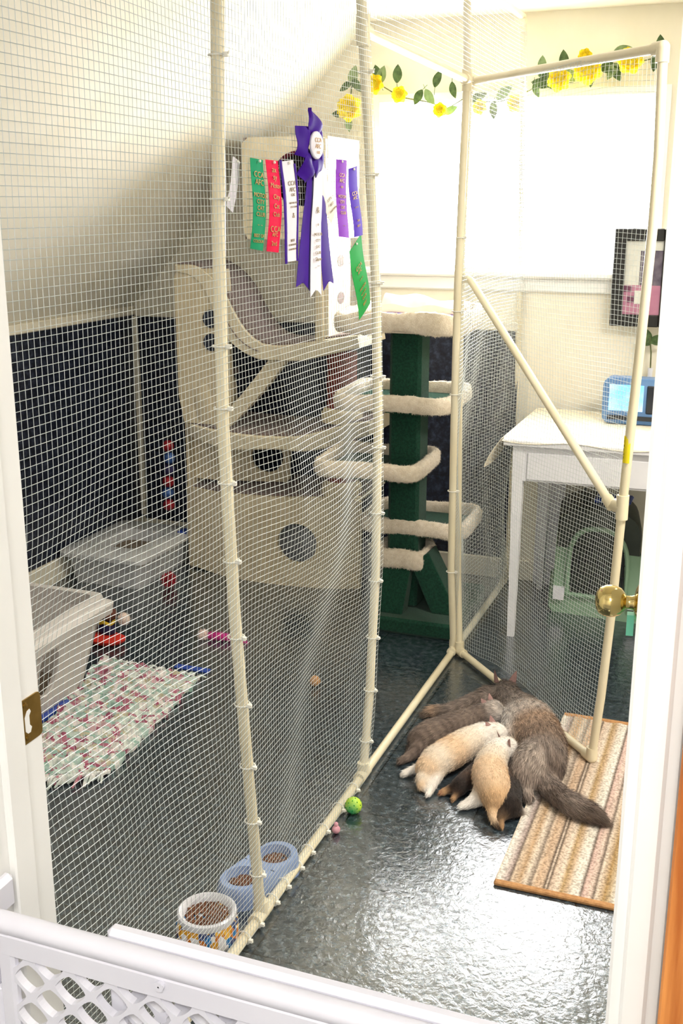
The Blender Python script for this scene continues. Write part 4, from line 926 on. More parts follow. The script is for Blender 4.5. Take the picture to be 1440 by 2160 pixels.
mb = MB(); mb.lathe([(.0625,.064),(.065,.072),(.064,.080),(.060,.083),(.055,.081),(.050,.072),(.045,.045),(.03,.02),(.001,.018)],wc,40); mb.build('bowl_lining', M['ceramic'], wb, smooth=True, fix=True)['label'] = 'white rim and lining'
kibble_pile('kibble','brown kibble heaped in the round white mosaic bowl',wc,.047,.047,.066,330)
mb = MB(); mb.ball((-.892,2.425,.0225),.0225,22,14); q = mb.build('lattice_ball', M['ball'], None, smooth=True, loc=(-.892,2.425,0)); tag(q,'lime and green dimpled ball beside the pen rail','ball')
mb = MB()
for k in range(40):
    z = 1-2*(k+.5)/40; r = math.sqrt(1-z*z); a = k*2.39996; d = Vector((r*math.cos(a),r*math.sin(a),z)); cc = Vector((-.892,2.425,.0225)); mb.ball(cc+d*.0222,.0018,6,4)
mb.build('dimple', M['sat_leaf'], q, smooth=True)
p = Vector((-.900,2.318,.0)); mb = MB(); mb.ball((p.x,p.y,.011),.011,12,8); mb.ball((p.x,p.y,.026),.006,10,6); q = mb.build('felt_ball', M['pink_felt'], None, smooth=True, loc=(p.x,p.y,0)); tag(q,'tiny dusty pink felt toy against the pen rail','cat toy')
p = onz(664,1447); q = MB(); q.ball((p.x,p.y,.0185),.0185,16,10,(1,1,1)); q = q.build('cloth_ball', M['jute'], None, smooth=True, loc=(p.x,p.y,0)); tag(q,'small tan cloth ball alone on the dark floor in front of the beige gym','cat toy')
# striped runner
rx0, rx1, ry0, ry1 = -.472, .12, 2.243, 3.205
rr_ = thing('striped_rug','tan, cream and brown striped woven mat under the cat\'s tail','rug',((rx0+rx1)/2,(ry0+ry1)/2,0))
mb = MB(); mb.sheet(lambda u,v: Vector((rx0+(rx1-rx0)*u, ry0+.012+(ry1-ry0-.024)*v, .008+.0015*math.sin(60*u)*math.sin(30*v))), 60, 60, thick=(0,0,-.0075)); mb.build('weave', M['rug'], rr_, smooth=True, fix=True)
for y0_, y1_ in ((ry0-.002,ry0+.016),(ry1-.016,ry1+.002)): MB().box((rx0,y0_,0),(rx1,y1_,.0105),bev=.003).build('binding', M['jute'], rr_)['label'] = 'tan bound edge'

# ================================================================== TABLE, TELEVISION, PICTURE, CARRIER
tb = thing('side_table','white painted table with one drawer beyond the wire gate','table',(-.3,4.1,0))
TX0,TX1,TY0,TY1 = -.825,.35,3.765,4.405
MB().box((TX0,TY0,.728),(TX1,TY1,.752),bev=.004).build('tabletop', M['table_white'], tb)
mb = MB(); mb.box((TX0+.07,TY0+.025,.60),(TX1-.05,TY0+.045,.728)); mb.box((TX0+.05,TY0+.045,.60),(TX0+.07,TY1-.03,.728)); mb.box((TX1-.07,TY0+.045,.60),(TX1-.05,TY1-.03,.728)); mb.box((TX0+.07,TY1-.05,.62),(TX1-.07,TY1-.03,.728)); mb.build('apron', M['table_white'], tb)
MB().box((TX0+.085,TY0+.018,.607),(TX1-.1,TY0+.027,.705),bev=.002).build('drawer', M['table_white'], tb)
for lx, ly in ((TX0+.032,TY0+.02),(TX1-.08,TY0+.02),(TX0+.032,TY1-.06),(TX1-.08,TY1-.06)):
    mb = MB(); mb.hexa([(lx+.006,ly+.006,0),(lx+.03,ly+.006,0),(lx+.03,ly+.03,0),(lx+.006,ly+.03,0),(lx,ly,.728),(lx+.04,ly,.728),(lx+.04,ly+.04,.728),(lx,ly+.04,.728)]); mb.build('leg', M['table_white'], tb, fix=True)
mb = MB()
def fn(u, v):
    x = TX0-.005+(TX1-TX0+.01)*u; y = TY0-.004+(TY1-TY0)*v; z = .7535
    z += .0012*math.sin(30*u)*math.sin(9*v)
    if v < .04: z -= .008+.006*math.sin(22*u)
    return Vector((x,y,z))
mb.sheet(fn, 60, 26, thick=(0,0,.0025))
def fn2(u, v):   # overhang at the left end, drooping lower at its front corner
    d = v*(.055+.055*(1-u)**2+.012*math.sin(9*u)); return Vector((TX0-.004-.03*math.sin(pi*.5*v)-.03*(1-u)**3*v, TY0-.004+(TY1-TY0)*u, .755-d))
mb.sheet(fn2, 24, 8, thick=(-.0025,0,0)); q = mb.build('tablecloth', M['lace'], None, smooth=True, fix=True, loc=(-.3,4.1,.752)); tag(q,'cream lace cloth over the white table, corner drooping','tablecloth')
tv = thing('television','small blue portable television with lit screen on the table','television',(-.42,4.22,.756))
ZT = .757
mb = MB()
def tvring(y, s, dz=0): return [(-.405+x*s, y, ZT+.088+dz+(z)*s) for x,z in rr2]
rr2 = [(x,z) for x,z in rrect(-.137,.137,-.086,.086,.03,6)]
mb.loft([tvring(4.16,.93),tvring(4.165,1),tvring(4.23,1),tvring(4.27,.92),tvring(4.36,.66,-.015),tvring(4.37,.6,-.015)]); mb.build('case', M['tv_blue'], tv, smooth=True, fix=True)
mb = MB(); mb.sheet(lambda u,v: Vector((-.518+.125*u, 4.157-.010*math.sin(pi*u)*math.sin(pi*v), ZT+.052+.098*v)), 12, 12); mb.build('screen', M['screen'], tv, smooth=True)['label'] = 'glowing pale blue screen'
MB().box((-.382,4.1545,ZT+.045),(-.29,4.162,ZT+.15),bev=.004).build('control_panel', M['tv_dark'], tv)['label'] = 'dark control panel'
mb = MB()
for z in (.13,.10): mb.lathe([(.012,4.1545),(.011,4.146),(.001,4.145)],(-.345,0,ZT+z),14,'y')
mb.build('dial', M['tv_blue'], tv, smooth=True, fix=True)
MB().box((-.52,4.157,ZT+.018),(-.30,4.162,ZT+.034)).build('speaker_slot', M['tv_dark'], tv)
pc = thing('framed_picture','black framed picture with pink and pale panels under the window end','picture',(-.46,4.375,1.10))
A0,A1,B0,B1 = -.562,-.335,1.10,1.464; yp = 4.383
mb = MB(); fw_ = .045
for lo, hi in (((A0,yp-.014,B0),(A0+fw_,yp+.006,B1)),((A1-fw_,yp-.014,B0),(A1,yp+.006,B1)),((A0+fw_,yp-.014,B0),(A1-fw_,yp+.006,B0+fw_)),((A0+fw_,yp-.014,B1-fw_),(A1-fw_,yp+.006,B1))): mb.box(lo,hi,bev=.003)
mb.build('frame', M['frame_black'], pc)
MB().box((A0+.01,yp-.002,B0+.01),(A1-.01,yp+.006,B1-.01)).build('backing', M['art_pale'], pc)
mb = MB()
for k, (x0,x1,z0,z1,l) in enumerate(((A0+fw_,A1-fw_,B0+fw_,B0+.155,0),(A0+.10,A1-fw_,B0+.155,B1-.08,1),(A0+.06,A0+.085,B0+.09,B0+.115,2),(A0+.086,A0+.11,B0+.085,B0+.135,3),(A0+fw_,A0+.075,B0+.13,B0+.152,4))):
    mb.cur = k if k < 5 else 0; mb.box((x0,yp-.0035-.0006*k,z0),(x1,yp-.002,z1))
mb.build('print', [M['art_pink'],M['art_grey'],M['art_plum'],M['art_pale'],M['art_plum']], pc)
pl = thing('potted_plant','small green plant in a slim vase behind the television','plant',(-.395,4.405,.756))
mb = MB(); mb.lathe([(.014,.757),(.018,.79),(.012,.85),(.009,.92),(.011,.94)],(-.398,4.404,0),16); mb.build('vase', M['ceramic'], pl, smooth=True)
mb = MB(); mb.tube([(-.398,4.404,.93),(-.40,4.40,1.0),(-.408,4.39,1.06)],.003,6); mb.build('stem', M['vine'], pl, smooth=True)
def leaf(mb, c, d, n, l, w_, cup=.15):
    c = Vector(c); d = Vector(d).normalized(); n = Vector(n); n = (n-d*n.dot(d)).normalized(); s = d.cross(n)
    def fn(u, v):
        ww = w_*math.sin(pi*min(1,.04+v*.96))**.8*(1-.25*v); q = (u-.5)*ww; return c+d*(v*l)+s*q+n*(cup*abs(q)-.18*l*v*v)
    mb.sheet(fn, 4, 7, thick=n*.0006)
for k, (dx, dz) in enumerate(((-.9,.5),(.7,.7),(-.3,1),(.9,-.2),(-.8,-.4))):
    mb = MB(); leaf(mb, (-.406,4.392,1.03+.006*k), (dx,-.2,dz), (0,-1,.2), .05, .03); mb.build('leaf', M['leaf'], pl, smooth=True, fix=True)
# board standing under the table
q = MB().box((-.815,4.416,0),(-.70,4.43,.50)).build('wall_board', M['table_white'], None, loc=(-.757,4.42,0)); q.name = 'storage_board'; tag(q,'white board standing upright behind the green pet carrier','board')
mb = MB(); mb.box((-.815,4.412,.02),(-.70,4.4165,.16)); mb.build('paper_label', M['ceramic'], q)
# pet carrier
cr_t = thing('pet_carrier','sage green pet carrier with dark top and wire door under the table','pet carrier',(-.44,4.12,0))
ca = math.radians(10); CC = Vector((-.512,4.10,0)); cu_ = Vector((math.cos(ca*.35),-math.sin(ca*.35),0)); cv = Vector((-math.sin(ca)*.9,math.cos(ca),0)).normalized()
def cp(u, v, z): return CC+cu_*u+cv*v+Vector((0,0,z))
def csec(v, s, lo=True):
    o = []
    W, Ht = .172*s, .47*s
    pts = [(-W*.98,.012),(-W*1.04,.06),(-W,.20),(-W*.98,.30)] if lo else []
    return o
def arch(W, z0, z1, n=14):   # dome outline from left foot over to right foot
    o = [(-W,z0)]; hz = z0+(z1-z0)*.45
    for k in range(n+1): a = pi-pi*k/n; c_, s_ = math.cos(a), math.sin(a); o.append((W*math.copysign(abs(c_)**.75,c_), hz+(z1-hz)*abs(s_)**.8))
    o.append((W,z0)); return o
mb = MB(); DL = .285
low = [(-.165,.0),(-.182,.02),(-.182,.075),(-.168,.085),(-.163,.27),(.163,.27),(.168,.085),(.182,.075),(.182,.02),(.165,.0)]
mb.loft([[cp(u,v,z) for u,z in low] for v in (0,DL)]); mb.build('lower_shell', M['carrier_green'], cr_t, fix=True)
up_ = arch(.160,.27,.44); mb = MB(); mb.loft([[cp(u*s,v,.27+(z-.27)*s) for u,z in up_] for v,s in ((-.0,.96),(.02,1),(DL-.02,1),(DL,.96))]); mb.build('upper_shell', M['carrier_dark'], cr_t, smooth=True, fix=True)['label'] = 'dark rounded top'
mb = MB(); rm = arch(.112,.085,.36); n = len(rm); mb.tube([cp(u,-.008,z) for u,z in rm]+[cp(-.112,-.008,.085)], .010, 8); mb.build('door_rim', M['carrier_green'], cr_t, smooth=True)
mb = MB(); mb.prism([cp(u*.95,-.004,.085+(z-.085)*.96) for u,z in rm], tuple(-cv*.002)); mb.build('doorway', M['carrier_dark'], cr_t, fix=True)['label'] = 'dark door opening'
mb = MB()
for k in range(-4,5):
    u = k*.024; zt = .085+.275*(.45+.55*math.sqrt(max(0,1-(u/.112)**2))); mb.tube([cp(u,-.012,.095),cp(u,-.012,zt-.01)],.002,5)
for z in (.13,.18,.23,.28): mb.tube([cp(-.104,-.014,z),cp(.104,-.014,z)],.002,5)
mb.build('wire_door', M['black_wire'], cr_t)
for u in (-.145,.145): MB().hexa([cp(u+a,b,z) for z in (.06,.11) for a,b in ((-.022,-.022),(.022,-.022),(.022,-.001),(-.022,-.001))]).build('latch', M['ceramic'], cr_t, fix=True)['label'] = 'white latch'
mb = MB(); mb.tube([cp(-.06,.06,.442),cp(-.06,.08,.458),cp(-.06,.20,.458),cp(-.06,.22,.442)],.009,8); mb.build('handle', M['carrier_dark'], cr_t, smooth=True)
mb = MB(); mb.box((cp(.05,.13,0).x-.07,cp(.05,.13,0).y-.05,.4405),(cp(.05,.13,0).x+.07,cp(.05,.13,0).y+.06,.456),bev=.006); q = mb.build('folded_cloth', M['blue_plastic'], None, loc=tuple(cp(.04,.10,.486))); tag(q,'dark blue folded cloth on top of the green pet carrier','cloth')

# ================================================================== GARLAND
gl = thing('flower_garland','yellow rose garland with green leaves along the window top','garland',(-1.0,4.42,1.9))
gpx = [(742,265),(735,235),(742,185),(750,150),(775,165),(800,178),(845,205),(900,215),(945,228),(975,210),(1010,215),(1050,215),(1090,205),(1140,178),(1190,160),(1240,148),(1290,138),(1330,134),(1392,120)]
gp = [ony(x,y,4.405) for x,y in gpx]
mb = MB(); mb.tube(gp, .0025, 6); mb.build('vine', M['vine'], gl, smooth=True)
def rose(c, r, k):
    mb = MB(); c = Vector(c)
    for layer, (m_, rr0, tilt) in enumerate(((3,.35,1.25),(5,.65,.9),(6,1.0,.45),(6,1.1,.1))):
        for i in range(m_):
            a = 2*pi*(i+.5*layer+k*.3)/m_; d = Vector((math.cos(a), -math.sin(tilt)*.8, math.sin(a))); d.normalize()
            s = Vector((-math.sin(a),0,math.cos(a)))
            def fn(u, v):
                q = (u-.5)*2; ww = r*.55*math.sin(pi*(.15+.75*v)); return c+d*(v*r*rr0)+s*(q*ww)+Vector((0,-1,0))*(r*.22*q*q*(1-tilt*.3)+.12*r*math.sin(6*v+q*3)*v)
            mb.sheet(fn, 4, 4)
    q = mb.build('rose', M['petal'], gl, smooth=True); q['label'] = 'yellow silk rose'
for k, (x,y,r) in enumerate(((738,228,.040),(790,178,.030),(843,200,.025),(928,232,.022),(1012,226,.022),(1088,218,.026),(1180,168,.034),(1240,147,.042),(1330,128,.036),(1234,118,.020))):
    p = ony(x,y,4.375); rose(p, r*1.22, k)
lf = [(745,158,.3,1),(728,182,-1,-.5),(752,180,.6,-.8),(735,262,.2,-1),(712,240,-1,.1),(795,155,-.3,1),(804,158,.3,.8),(838,155,.1,1),(881,205,-.5,-.8),(905,205,.5,-.8),(922,165,.3,.9),(955,190,.2,-1),(950,232,.6,.3),(1008,205,.6,.3),(1040,232,0,-1),(1062,195,.5,.4),(1150,160,-.5,.1),(1130,190,.3,-1),(1143,135,0,1),(1189,125,0,1),(1245,165,0,-1),(1205,160,.6,-.3),(1300,155,.5,-.9),(1285,142,.9,0),(1312,105,.9,.3),(1382,130,-.2,-1),(1393,95,0,1),(1290,150,-.5,-.8),(1140,175,-.8,.2),(1170,178,-.8,-.1)]
for k,(x,y,dx,dz) in enumerate(lf):
    mb = MB(); p = ony(x,y,4.395); d = Vector((dx,-.12,dz)).normalized(); l = random.uniform(.056,.076)
    leaf(mb, p-d*l*.5, d, (random.uniform(-.5,.5),-1,random.uniform(-.2,.4)), l, l*.62); mb.tube([p-d*l*.5, p-d*l*.9+Vector((.004,.004,-.003))],.0012,5)
    mb.build('leaf', M['leaf'] if k%3 else M['leaf_pale'], gl, smooth=True, fix=True)

# ================================================================== CATS
def srgb(h): return np.array(rgb(h)[:3])
def cat(name, label, cat_, chains, palette, blade_n, hair, voxel=.006, extra=None, hw=.0016, smooth=6):
    blade_n = int(blade_n*1.7); hw *= .62; hair *= .85
    """chains: lists of (x,y,z,r,colour) nodes; the union of tapered capsules becomes ONE body surface"""
    allp = [n for c in chains for n in c]; base = Vector((sum(n[0] for n in allp)/len(allp), sum(n[1] for n in allp)/len(allp), 0))
    t = thing(name, label, cat_, base); mb = MB(); segs = []
    for c in chains:
        for a, b_ in zip(c[:-1], c[1:]):
            pa, pb = Vector(a[:3]), Vector(b_[:3]); L_ = (pb-pa).length; n = max(2,int(L_/.008))
            for i in range(n+1):
                f = i/n; mb.ball(pa+(pb-pa)*f, a[3]+(b_[3]-a[3])*f, 14, 9)
            segs.append((np.array(a[:3]),np.array(b_[:3]),a[3],b_[3],srgb(palette[a[4]]),srgb(palette[b_[4]])))
    o = mb.build('body', M['coat'], t)
    rm = o.modifiers.new('r','REMESH'); rm.mode = 'VOXEL'; rm.voxel_size = voxel
    sm = o.modifiers.new('s','SMOOTH'); sm.iterations = smooth; sm.factor = .5
    dg = bpy.context.evaluated_depsgraph_get(); dg.update(); me = bpy.data.meshes.new_from_object(o.evaluated_get(dg)); o.modifiers.clear(); old = o.data; o.data = me; bpy.data.meshes.remove(old); me.name = 'body'
    me.materials.clear(); me.materials.append(M['coat'])
    me.polygons.foreach_set('use_smooth', [True]*len(me.polygons))
    A_ = np.array([s[0] for s in segs]); B_ = np.array([s[1] for s in segs]); RA = np.array([s[2] for s in segs]); RB = np.array([s[3] for s in segs]); CA = np.array([s[4] for s in segs]); CB = np.array([s[5] for s in segs])
    def look(P):
        best = np.full(len(P),1e9); col = np.zeros((len(P),3)); dr = np.zeros((len(P),3)); tt_ = np.zeros(len(P)); wsum = np.zeros(len(P))+1e-12
        for i in range(len(A_)):
            ab = B_[i]-A_[i]; t_ = np.clip(((P-A_[i])@ab)/(ab@ab),0,1); q = A_[i]+t_[:,None]*ab; d = np.linalg.norm(P-q,axis=1)-(RA[i]+(RB[i]-RA[i])*t_)
            wgt = np.exp(-np.maximum(d,0)/.004)*(.05+1) ; c_ = CA[i]+(CB[i]-CA[i])*t_[:,None]; col += c_*wgt[:,None]; dr += (ab/np.linalg.norm(ab))*wgt[:,None]; wsum += wgt
        col /= wsum[:,None]
        # tabby banding along the coat + mottling
        ph = (P@np.array([61.,83.,40.]))+2.2*np.sin(P@np.array([55.,-70.,90.])); band = 1+palette.get('band',.0)*np.sin(ph*2.2)+palette.get('mott',.08)*np.sin(P@np.array([170.,140.,-210.]))*np.sin(P@np.array([-90.,210.,130.]))
        return np.clip(col*band[:,None],0.002,1), dr
    off = np.array(world_loc(t)); nv = len(me.vertices); co = np.empty(nv*3,np.float32); me.vertices.foreach_get('co',co); co = co.reshape(-1,3)+off
    c_, _ = look(co); a = me.color_attributes.new('Coat','FLOAT_COLOR','POINT'); a.data.foreach_set('color', np.concatenate([c_*.8,np.ones((nv,1))],1).astype(np.float32).ravel())
    p_, N_ = sample_mesh(me, blade_n, off); keep = p_[:,2] > .006; p_, N_ = p_[keep], N_[keep]; c_, d_ = look(p_)
    data = blades(len(p_), p_, N_, d_+np.array([0,0,-.25]), hair, hw, c_, lift=.30, jit=.17); data[0][:,2] = np.maximum(data[0][:,2], .002)
    f = blade_mesh('fur', data, M['coat'], t)
    if extra: extra(t)
    return t
def N2(x, y, z, r, c): p = onz(x, y, z); return (p.x, p.y, z, r, c)
def cr(x, y): return (800+x/2.667, 1380+y/2.667)      # measured on an enlarged crop of the floor group
def K(x, y, z, r, c): X, Y = cr(x, y); return N2(X, Y, z, r, c)
def ear(mb, base, tip, w_, face):
    b, t_ = Vector(base), Vector(tip); d = (t_-b); s = d.cross(Vector(face)).normalized()*w_
    mb.loft([[b-s,b-s*.2+Vector(face)*w_*.35,b+s,b+Vector(face)*-w_*.35],[b+d*.55-s*.6,b+d*.55+Vector(face)*w_*.15,b+d*.55+s*.6,b+d*.55-Vector(face)*w_*.2],[t_-s*.06,t_+s*.01,t_+s*.06,t_-Vector(face)*.0005]])
def ears_fn(lst, mat='ear_in'):
    def f(t):
        for b, tp, w_, fc in lst:
            mb = MB(); ear(mb, b, tp, w_, fc); mb.build('ear', M[mat], t, smooth=True, fix=True)
    return f
palM = dict(g='#a89a8f', d='#6c5d54', b='#8f7866', o='#b49880', w='#e6dcd4', p='#ddd0c6', t='#8d7e74', band=.32, mott=.2)
hd = K(705,225,.052,.043,'d'); hv = Vector(hd[:3])
e1 = onz(*cr(672,165),.10); 
def mother_extra(t):
    ears_fn([(hv+Vector((-.030,.012,.030)), hv+Vector((-.040,.016,.072)), .019, (-.75,-.6,.2)),(hv+Vector((.016,.026,.032)), hv+Vector((.026,.040,.068)), .018, (-.6,-.75,.2))])(t)
    fd = Vector((-.80,-.55,-.05)).normalized(); sd = Vector((.55,-.80,0)).normalized()
    mb = MB(); mb.ball(hv+fd*.058+Vector((0,0,.0)),.006,10,7); mb.build('nose', M['nose'], t, smooth=True)
    for s in (-1,1):
        mb = MB(); mb.ball(hv+fd*.036+sd*.019*s+Vector((0,0,.014)),.0065,10,7,(1,1,.5)); mb.build('eye', M['eye'], t, smooth=True)
chM = [
 [(*(hv+Vector((-.036,-.026,-.008))),.020,'p'),hd,K(745,280,.055,.046,'t'),K(800,330,.058,.056,'g'),K(850,385,.062,.068,'p'),K(885,450,.064,.071,'o'),K(915,520,.063,.070,'b'),K(925,585,.058,.064,'t'),K(935,640,.05,.052,'d')],
 [K(925,650,.045,.040,'d'),K(945,735,.036,.031,'t'),K(1010,800,.034,.030,'d'),K(1100,855,.034,.031,'t'),K(1190,895,.032,.027,'d'),K(1245,925,.026,.017,'d'),K(1285,950,.02,.007,'d')],
 [K(770,350,.06,.045,'w'),K(770,410,.055,.040,'w'),K(790,470,.052,.040,'p')],
 [K(885,570,.062,.055,'g'),K(845,620,.07,.046,'g'),K(815,690,.05,.036,'t'),K(815,755,.028,.024,'g'),K(835,800,.02,.017,'t')],
 [K(720,270,.05,.036,'t'),K(620,225,.045,.028,'d'),K(500,275,.034,.024,'t'),K(380,315,.026,.018,'t'),K(300,318,.02,.017,'o'),K(268,330,.016,.014,'d')],
]
cat('mother_cat','long haired grey tabby cat lying on her side, tail across striped mat','cat',chM,palM,26000,.026,.0065,mother_extra,.0017)
def kitten(label, chains, pal, n=9000, hair=.014, extra=None):
    return cat('kitten', label, 'kitten', chains, pal, n, hair, .005, extra, .0014, 5)
palT = dict(g='#bfb3aa', d='#6d5e55', b='#807065', w='#e2dad3', k='#4a3d36', band=.26, mott=.14)
h = K(640,325,.062,.036,'g'); hv2 = Vector(h[:3])
kitten('dark tabby kitten with pale head, nursing nearest the wire pen rail', [
 [K(690,345,.058,.020,'w'),h,K(560,345,.056,.036,'d'),K(470,385,.054,.042,'b'),K(370,420,.050,.044,'d'),K(280,455,.046,.044,'b'),K(225,480,.04,.036,'d')],
 [K(235,500,.034,.028,'b'),K(200,545,.024,.020,'d'),K(160,580,.016,.014,'b'),K(118,602,.012,.011,'d')],
 [K(225,470,.032,.020,'d'),K(185,488,.014,.012,'w')],
 [K(230,500,.03,.012,'k'),K(165,520,.014,.009,'k'),K(155,560,.010,.006,'k')],
 [K(520,370,.04,.018,'b'),K(560,385,.02,.014,'g')]], palT, 10000, .015,
 ears_fn([(hv2+Vector((-.012,.020,.022)),hv2+Vector((-.022,.030,.046)),.011,(.6,-.7,.2)),(hv2+Vector((-.022,-.010,.024)),hv2+Vector((-.036,-.016,.046)),.011,(.6,-.7,.2))]))
palC = dict(c='#eadbc8', o='#e4c6a4', w='#f3ebe2', t='#d0ab82', d='#4a3a2e', band=.05, mott=.05)
h = K(655,450,.066,.034,'w'); hv3 = Vector(h[:3])
kitten('cream kitten lying between the dark tabby kitten and the other cream one', [
 [K(700,455,.060,.018,'w'),h,K(580,455,.062,.037,'w'),K(490,500,.060,.044,'c'),K(400,555,.056,.047,'o'),K(320,600,.05,.044,'c'),K(275,640,.042,.036,'o')],
 [K(280,650,.036,.029,'o'),K(240,700,.026,.019,'c'),K(235,745,.015,.013,'o'),K(268,765,.011,.010,'w')],
 [K(330,640,.036,.028,'c'),K(310,710,.022,.016,'w'),K(285,765,.013,.012,'w'),K(272,790,.010,.009,'w')],
 [K(260,630,.03,.018,'o'),K(200,645,.018,.013,'w'),K(140,672,.012,.011,'w')],
 [K(540,500,.04,.018,'c'),K(600,520,.03,.014,'w')]], palC, 10000, .013,
 ears_fn([(hv3+Vector((-.014,.016,.024)),hv3+Vector((-.024,.022,.046)),.011,(.6,-.7,.2)),(hv3+Vector((-.016,-.014,.024)),hv3+Vector((-.028,-.020,.044)),.011,(.6,-.7,.2))]))
h = K(715,530,.068,.034,'w'); hv4 = Vector(h[:3])
kitten('cream kitten with apricot back, nursing beside the mother\'s grey hind leg', [
 [K(745,510,.062,.018,'c'),h,K(665,545,.066,.038,'w'),K(630,610,.064,.045,'c'),K(620,680,.060,.050,'o'),K(640,750,.056,.048,'o'),K(655,810,.046,.038,'t')],
 [K(590,760,.04,.030,'c'),K(555,810,.026,.022,'w'),K(505,840,.016,.015,'w'),K(462,856,.012,.011,'w')],
 [K(655,810,.042,.030,'o'),K(640,870,.028,.019,'t'),K(640,925,.016,.012,'o'),K(660,965,.010,.008,'d')],
 [K(650,560,.045,.018,'c'),K(600,575,.03,.014,'w')]], palC, 10500, .013,
 ears_fn([(hv4+Vector((-.020,.004,.024)),hv4+Vector((-.032,.008,.046)),.011,(.7,.5,.2)),(hv4+Vector((.010,-.020,.024)),hv4+Vector((.014,-.030,.046)),.011,(.7,.5,.2))]))
palK = dict(k='#2a211d', b='#4a372b', t='#b58f68', w='#e6dbd0', r='#a8705a', band=.12, mott=.15)
h = K(745,640,.036,.030,'k'); hv5 = Vector(h[:3])
kitten('black brown kitten with white paw, tucked under the apricot backed kitten', [
 [K(765,610,.034,.016,'b'),h,K(730,700,.034,.031,'b'),K(735,780,.034,.034,'k'),K(730,850,.034,.034,'k')],
 [K(745,870,.028,.024,'k'),K(780,885,.016,.014,'b'),K(808,888,.012,.011,'w')],
 [K(715,880,.026,.022,'k'),K(680,915,.014,.011,'t'),K(690,975,.009,.007,'t')],
 [K(700,890,.024,.020,'k'),K(665,940,.012,.010,'k'),K(640,915,.010,.007,'k')]], palK, 5500, .012,
 ears_fn([(hv5+Vector((-.012,.008,.020)),hv5+Vector((-.018,.014,.038)),.010,(.3,.9,.2)),(hv5+Vector((.014,.002,.020)),hv5+Vector((.020,.004,.038)),.010,(.3,.9,.2))]))
h = K(600,600,.024,.022,'k'); hv6 = Vector(h[:3])
kitten('tortoiseshell kitten mostly hidden, only its hind feet between the cream kittens', [
 [K(630,575,.024,.012,'b'),h,K(545,650,.026,.024,'k'),K(490,710,.028,.027,'b'),K(450,740,.026,.025,'k')],
 [K(450,745,.024,.020,'k'),K(400,755,.016,.013,'b'),K(360,775,.011,.011,'t'),K(345,782,.009,.009,'r')],
 [K(455,760,.022,.018,'k'),K(430,790,.012,.011,'b'),K(415,815,.009,.009,'t')]], palK, 4000, .011,
 ears_fn([(hv6+Vector((-.008,.006,.014)),hv6+Vector((-.012,.010,.028)),.008,(.5,.8,.2)),(hv6+Vector((.008,-.004,.014)),hv6+Vector((.012,-.006,.028)),.008,(.5,.8,.2))]))

# ================================================================== HALL SIDE: baby gate, steel bowl, oak panel
bg = thing('baby_gate','white plastic baby gate with diamond lattice across the doorway','baby gate',(-.43,.86,.0))
GX0, GX1, GY = JX0+.0, JX1-.0, .872; GT = .778; GBOT = .06
def rail(y0, y1, z0, z1, x0, x1, name, bev=.007): return MB().box((x0,y0,z0),(x1,y1,z1),bev=bev).build(name, M['gate_plastic'], bg)
mb = MB(); mb.tube([(GX0+.022,GY-.004,GT-.012),(GX1-.01,GY-.004,GT-.012)],.0125,16); mb.build('top_rail', M['gate_plastic'], bg, smooth=True)
rail(GY-.013,GY+.003,GT-.052,GT-.020,GX0+.03,GX1-.015,'lattice_rail',.004)
rail(GY-.013,GY+.003,GBOT-.03,GBOT,GX0+.03,GX1-.015,'lattice_rail',.004)
rail(GY-.012,GY+.002,GBOT-.03,GT-.01,GX0+.03,GX0+.052,'side_stile',.004); rail(GY-.012,GY+.002,GBOT-.03,GT-.02,GX1-.03,GX1-.012,'side_stile',.004)
# rear sliding panel
rail(GY+.006,GY+.026,GT-.03,GT+.004,GX0+.165,GX1-.004,'sliding_rail',.006); rail(GY+.006,GY+.022,GBOT-.03,GBOT,GX0+.165,GX1-.004,'sliding_rail',.005)
rail(GY+.008,GY+.020,GBOT-.02,GT-.012,GX0+.165,GX0+.185,'sliding_stile',.003)
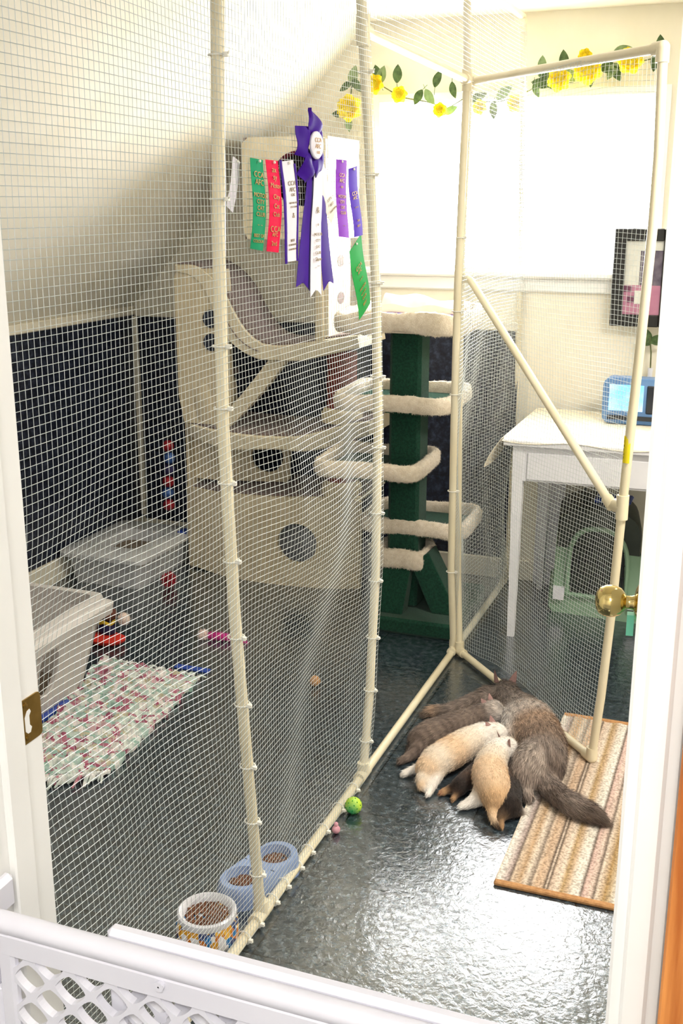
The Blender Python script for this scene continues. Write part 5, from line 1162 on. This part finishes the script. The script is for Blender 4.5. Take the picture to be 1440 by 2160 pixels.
# pressure bracket at the left jamb
mb = MB(); mb.box((GX0+.002,GY-.016,GT-.10),(GX0+.028,GY+.008,GT+.002),bev=.006); mb.box((GX0,GY-.006,GT-.03),(GX0+.016,GY+.05,GT+.014),bev=.006); mb.build('pressure_bracket', M['gate_plastic'], bg)
mb = MB(); mb.box((GX0+.002,GY-.012,GBOT-.06),(GX0+.03,GY+.006,GT-.098),bev=.004); mb.build('end_post', M['gate_plastic'], bg)
mb = MB(); mb.lathe([(.006,GY-.018),(.006,GY-.0125),(.001,GY-.018)],(GX0+.245,0,GT-.030),12,'y'); mb.build('stud', M['gate_plastic'], bg, fix=True)
def lattice(x0, x1, z0, z1, y0, y1, cw, ch):
    mb = MB(); n = 24; nx = int((x1-x0)/cw*2)+1; nz = int((z1-z0)/ch*2)+1
    for i in range(nx+1):
        for j in range(nz+1):
            if (i+j)%2: continue
            cx, cz = x0+i*cw/2, z1-j*ch/2; inn = []; out_ = []
            for k in range(n):
                a = 2*pi*k/n; c_, s_ = math.cos(a), math.sin(a); rr = 1/(abs(c_)/(cw/2)+abs(s_)/(ch/2)); e_ = 1.32
                ri = .74/((abs(c_)/(cw/2))**e_+(abs(s_)/(ch/2))**e_)**(1/e_)
                ri = min(ri, rr*.985)
                X = min(max(cx+rr*c_,x0),x1); Z = min(max(cz+rr*s_,z0),z1); Xi = min(max(cx+ri*c_,x0),x1); Zi = min(max(cz+ri*s_,z0),z1)
                out_.append((X,Z)); inn.append((Xi,Zi))
            V = [(x,y0,z) for x,z in out_]+[(x,y0,z) for x,z in inn]+[(x,y1,z) for x,z in inn]+[(x,y1,z) for x,z in out_]; F_ = []
            for k in range(n):
                k2 = (k+1)%n
                for b in range(3): F_.append((b*n+k,b*n+k2,(b+1)*n+k2,(b+1)*n+k))
            mb.add(V,F_)
    return mb
lattice(GX0+.045,GX1-.02,.30,GT-.05,GY-.010,GY+.000,.054,.050).build('lattice', M['gate_plastic'], bg, fix=False)
lattice(GX0+.175,GX1-.01,.50,GT-.02,GY+.009,GY+.018,.054,.050).build('rear_lattice', M['gate_plastic'], bg)
mb = MB(); cc = Vector((-.66,1.30,0)); mb.lathe([(.055,0),(.075,.01),(.082,.05),(.088,.062),(.085,.064),(.078,.05),(.066,.012),(.001,.008)],cc,36); q = mb.build('steel_bowl', M['steel'], None, smooth=True, fix=True, loc=tuple(cc)); tag(q,'shiny steel bowl seen through the baby gate lattice','pet bowl')
mb = MB(); mb.box((-.0275,.80,0),(.55,.868,2.0),bev=.002); q = mb.build('oak_cupboard', M['oak'], None, loc=(.26,.834,0)); tag(q,'honey oak cupboard side at the right edge beside the door frame','cupboard')
MB().box((.20,.797,.9),(.24,.801,1.0),bev=.001).build('cupboard_pull', M['brass_dull'], q)

# ================================================================== LIGHT AND CAMERA
W = bpy.data.worlds.new('World'); SC.world = W; W.use_nodes = True; bgd = W.node_tree.nodes['Background']; bgd.inputs[0].default_value = (.97,.985,1,1); bgd.inputs[1].default_value = 34
def area(name, loc, rot, sx, sy, power, col=(1,1,1)):
    l = bpy.data.lights.new(name,'AREA'); l.shape = 'RECTANGLE'; l.size = sx; l.size_y = sy; l.energy = power; l.color = col
    o = bpy.data.objects.new(name, l); COL.objects.link(o); o.location = loc; o.rotation_euler = rot; return o
po = area('window_portal', ((WX0+WX1)/2,YB+.16,(WZ0+WZ1)/2), (math.radians(-90),0,0), WX1-WX0, WZ1-WZ0, 1); po.data.cycles.is_portal = True
area('added_room_fill', (.45,2.5,2.21), (0,0,0), .5, .5, 50, (1,.95,.87))  # unseen overhead fill, added to brighten the room; no fixture modelled
area('added_hall_fill', (.1,-.5,2.27), (0,0,0), .5, .5, 34, (1,.97,.93))  # fill added behind the camera to light gate, jambs and mesh
l = bpy.data.lights.new('camera_flash','POINT'); l.energy = 16; l.shadow_soft_size = .03; l.color = (1,.98,.95); o = bpy.data.objects.new('camera_flash', l); COL.objects.link(o); o.location = (.02,.0,1.64)
cd = bpy.data.cameras.new('camera'); cam = bpy.data.objects.new('camera', cd); COL.objects.link(cam)
cd.sensor_fit = 'VERTICAL'; cd.sensor_height = 36; cd.sensor_width = 24; cd.lens = FPX/2160*36; cd.clip_start = .02
cam.location = (0,0,EYE); cam.rotation_euler = (pi/2-PITCH, 0, YAW); SC.camera = cam
SC.view_settings.view_transform = 'Standard'; SC.view_settings.look = 'None'; SC.view_settings.exposure = 0; SC.view_settings.gamma = 1; SC.view_settings.use_curve_mapping = False
SC.cycles.use_denoising = True; SC.cycles.max_bounces = 8; SC.cycles.diffuse_bounces = 4; SC.cycles.sample_clamp_indirect = 0
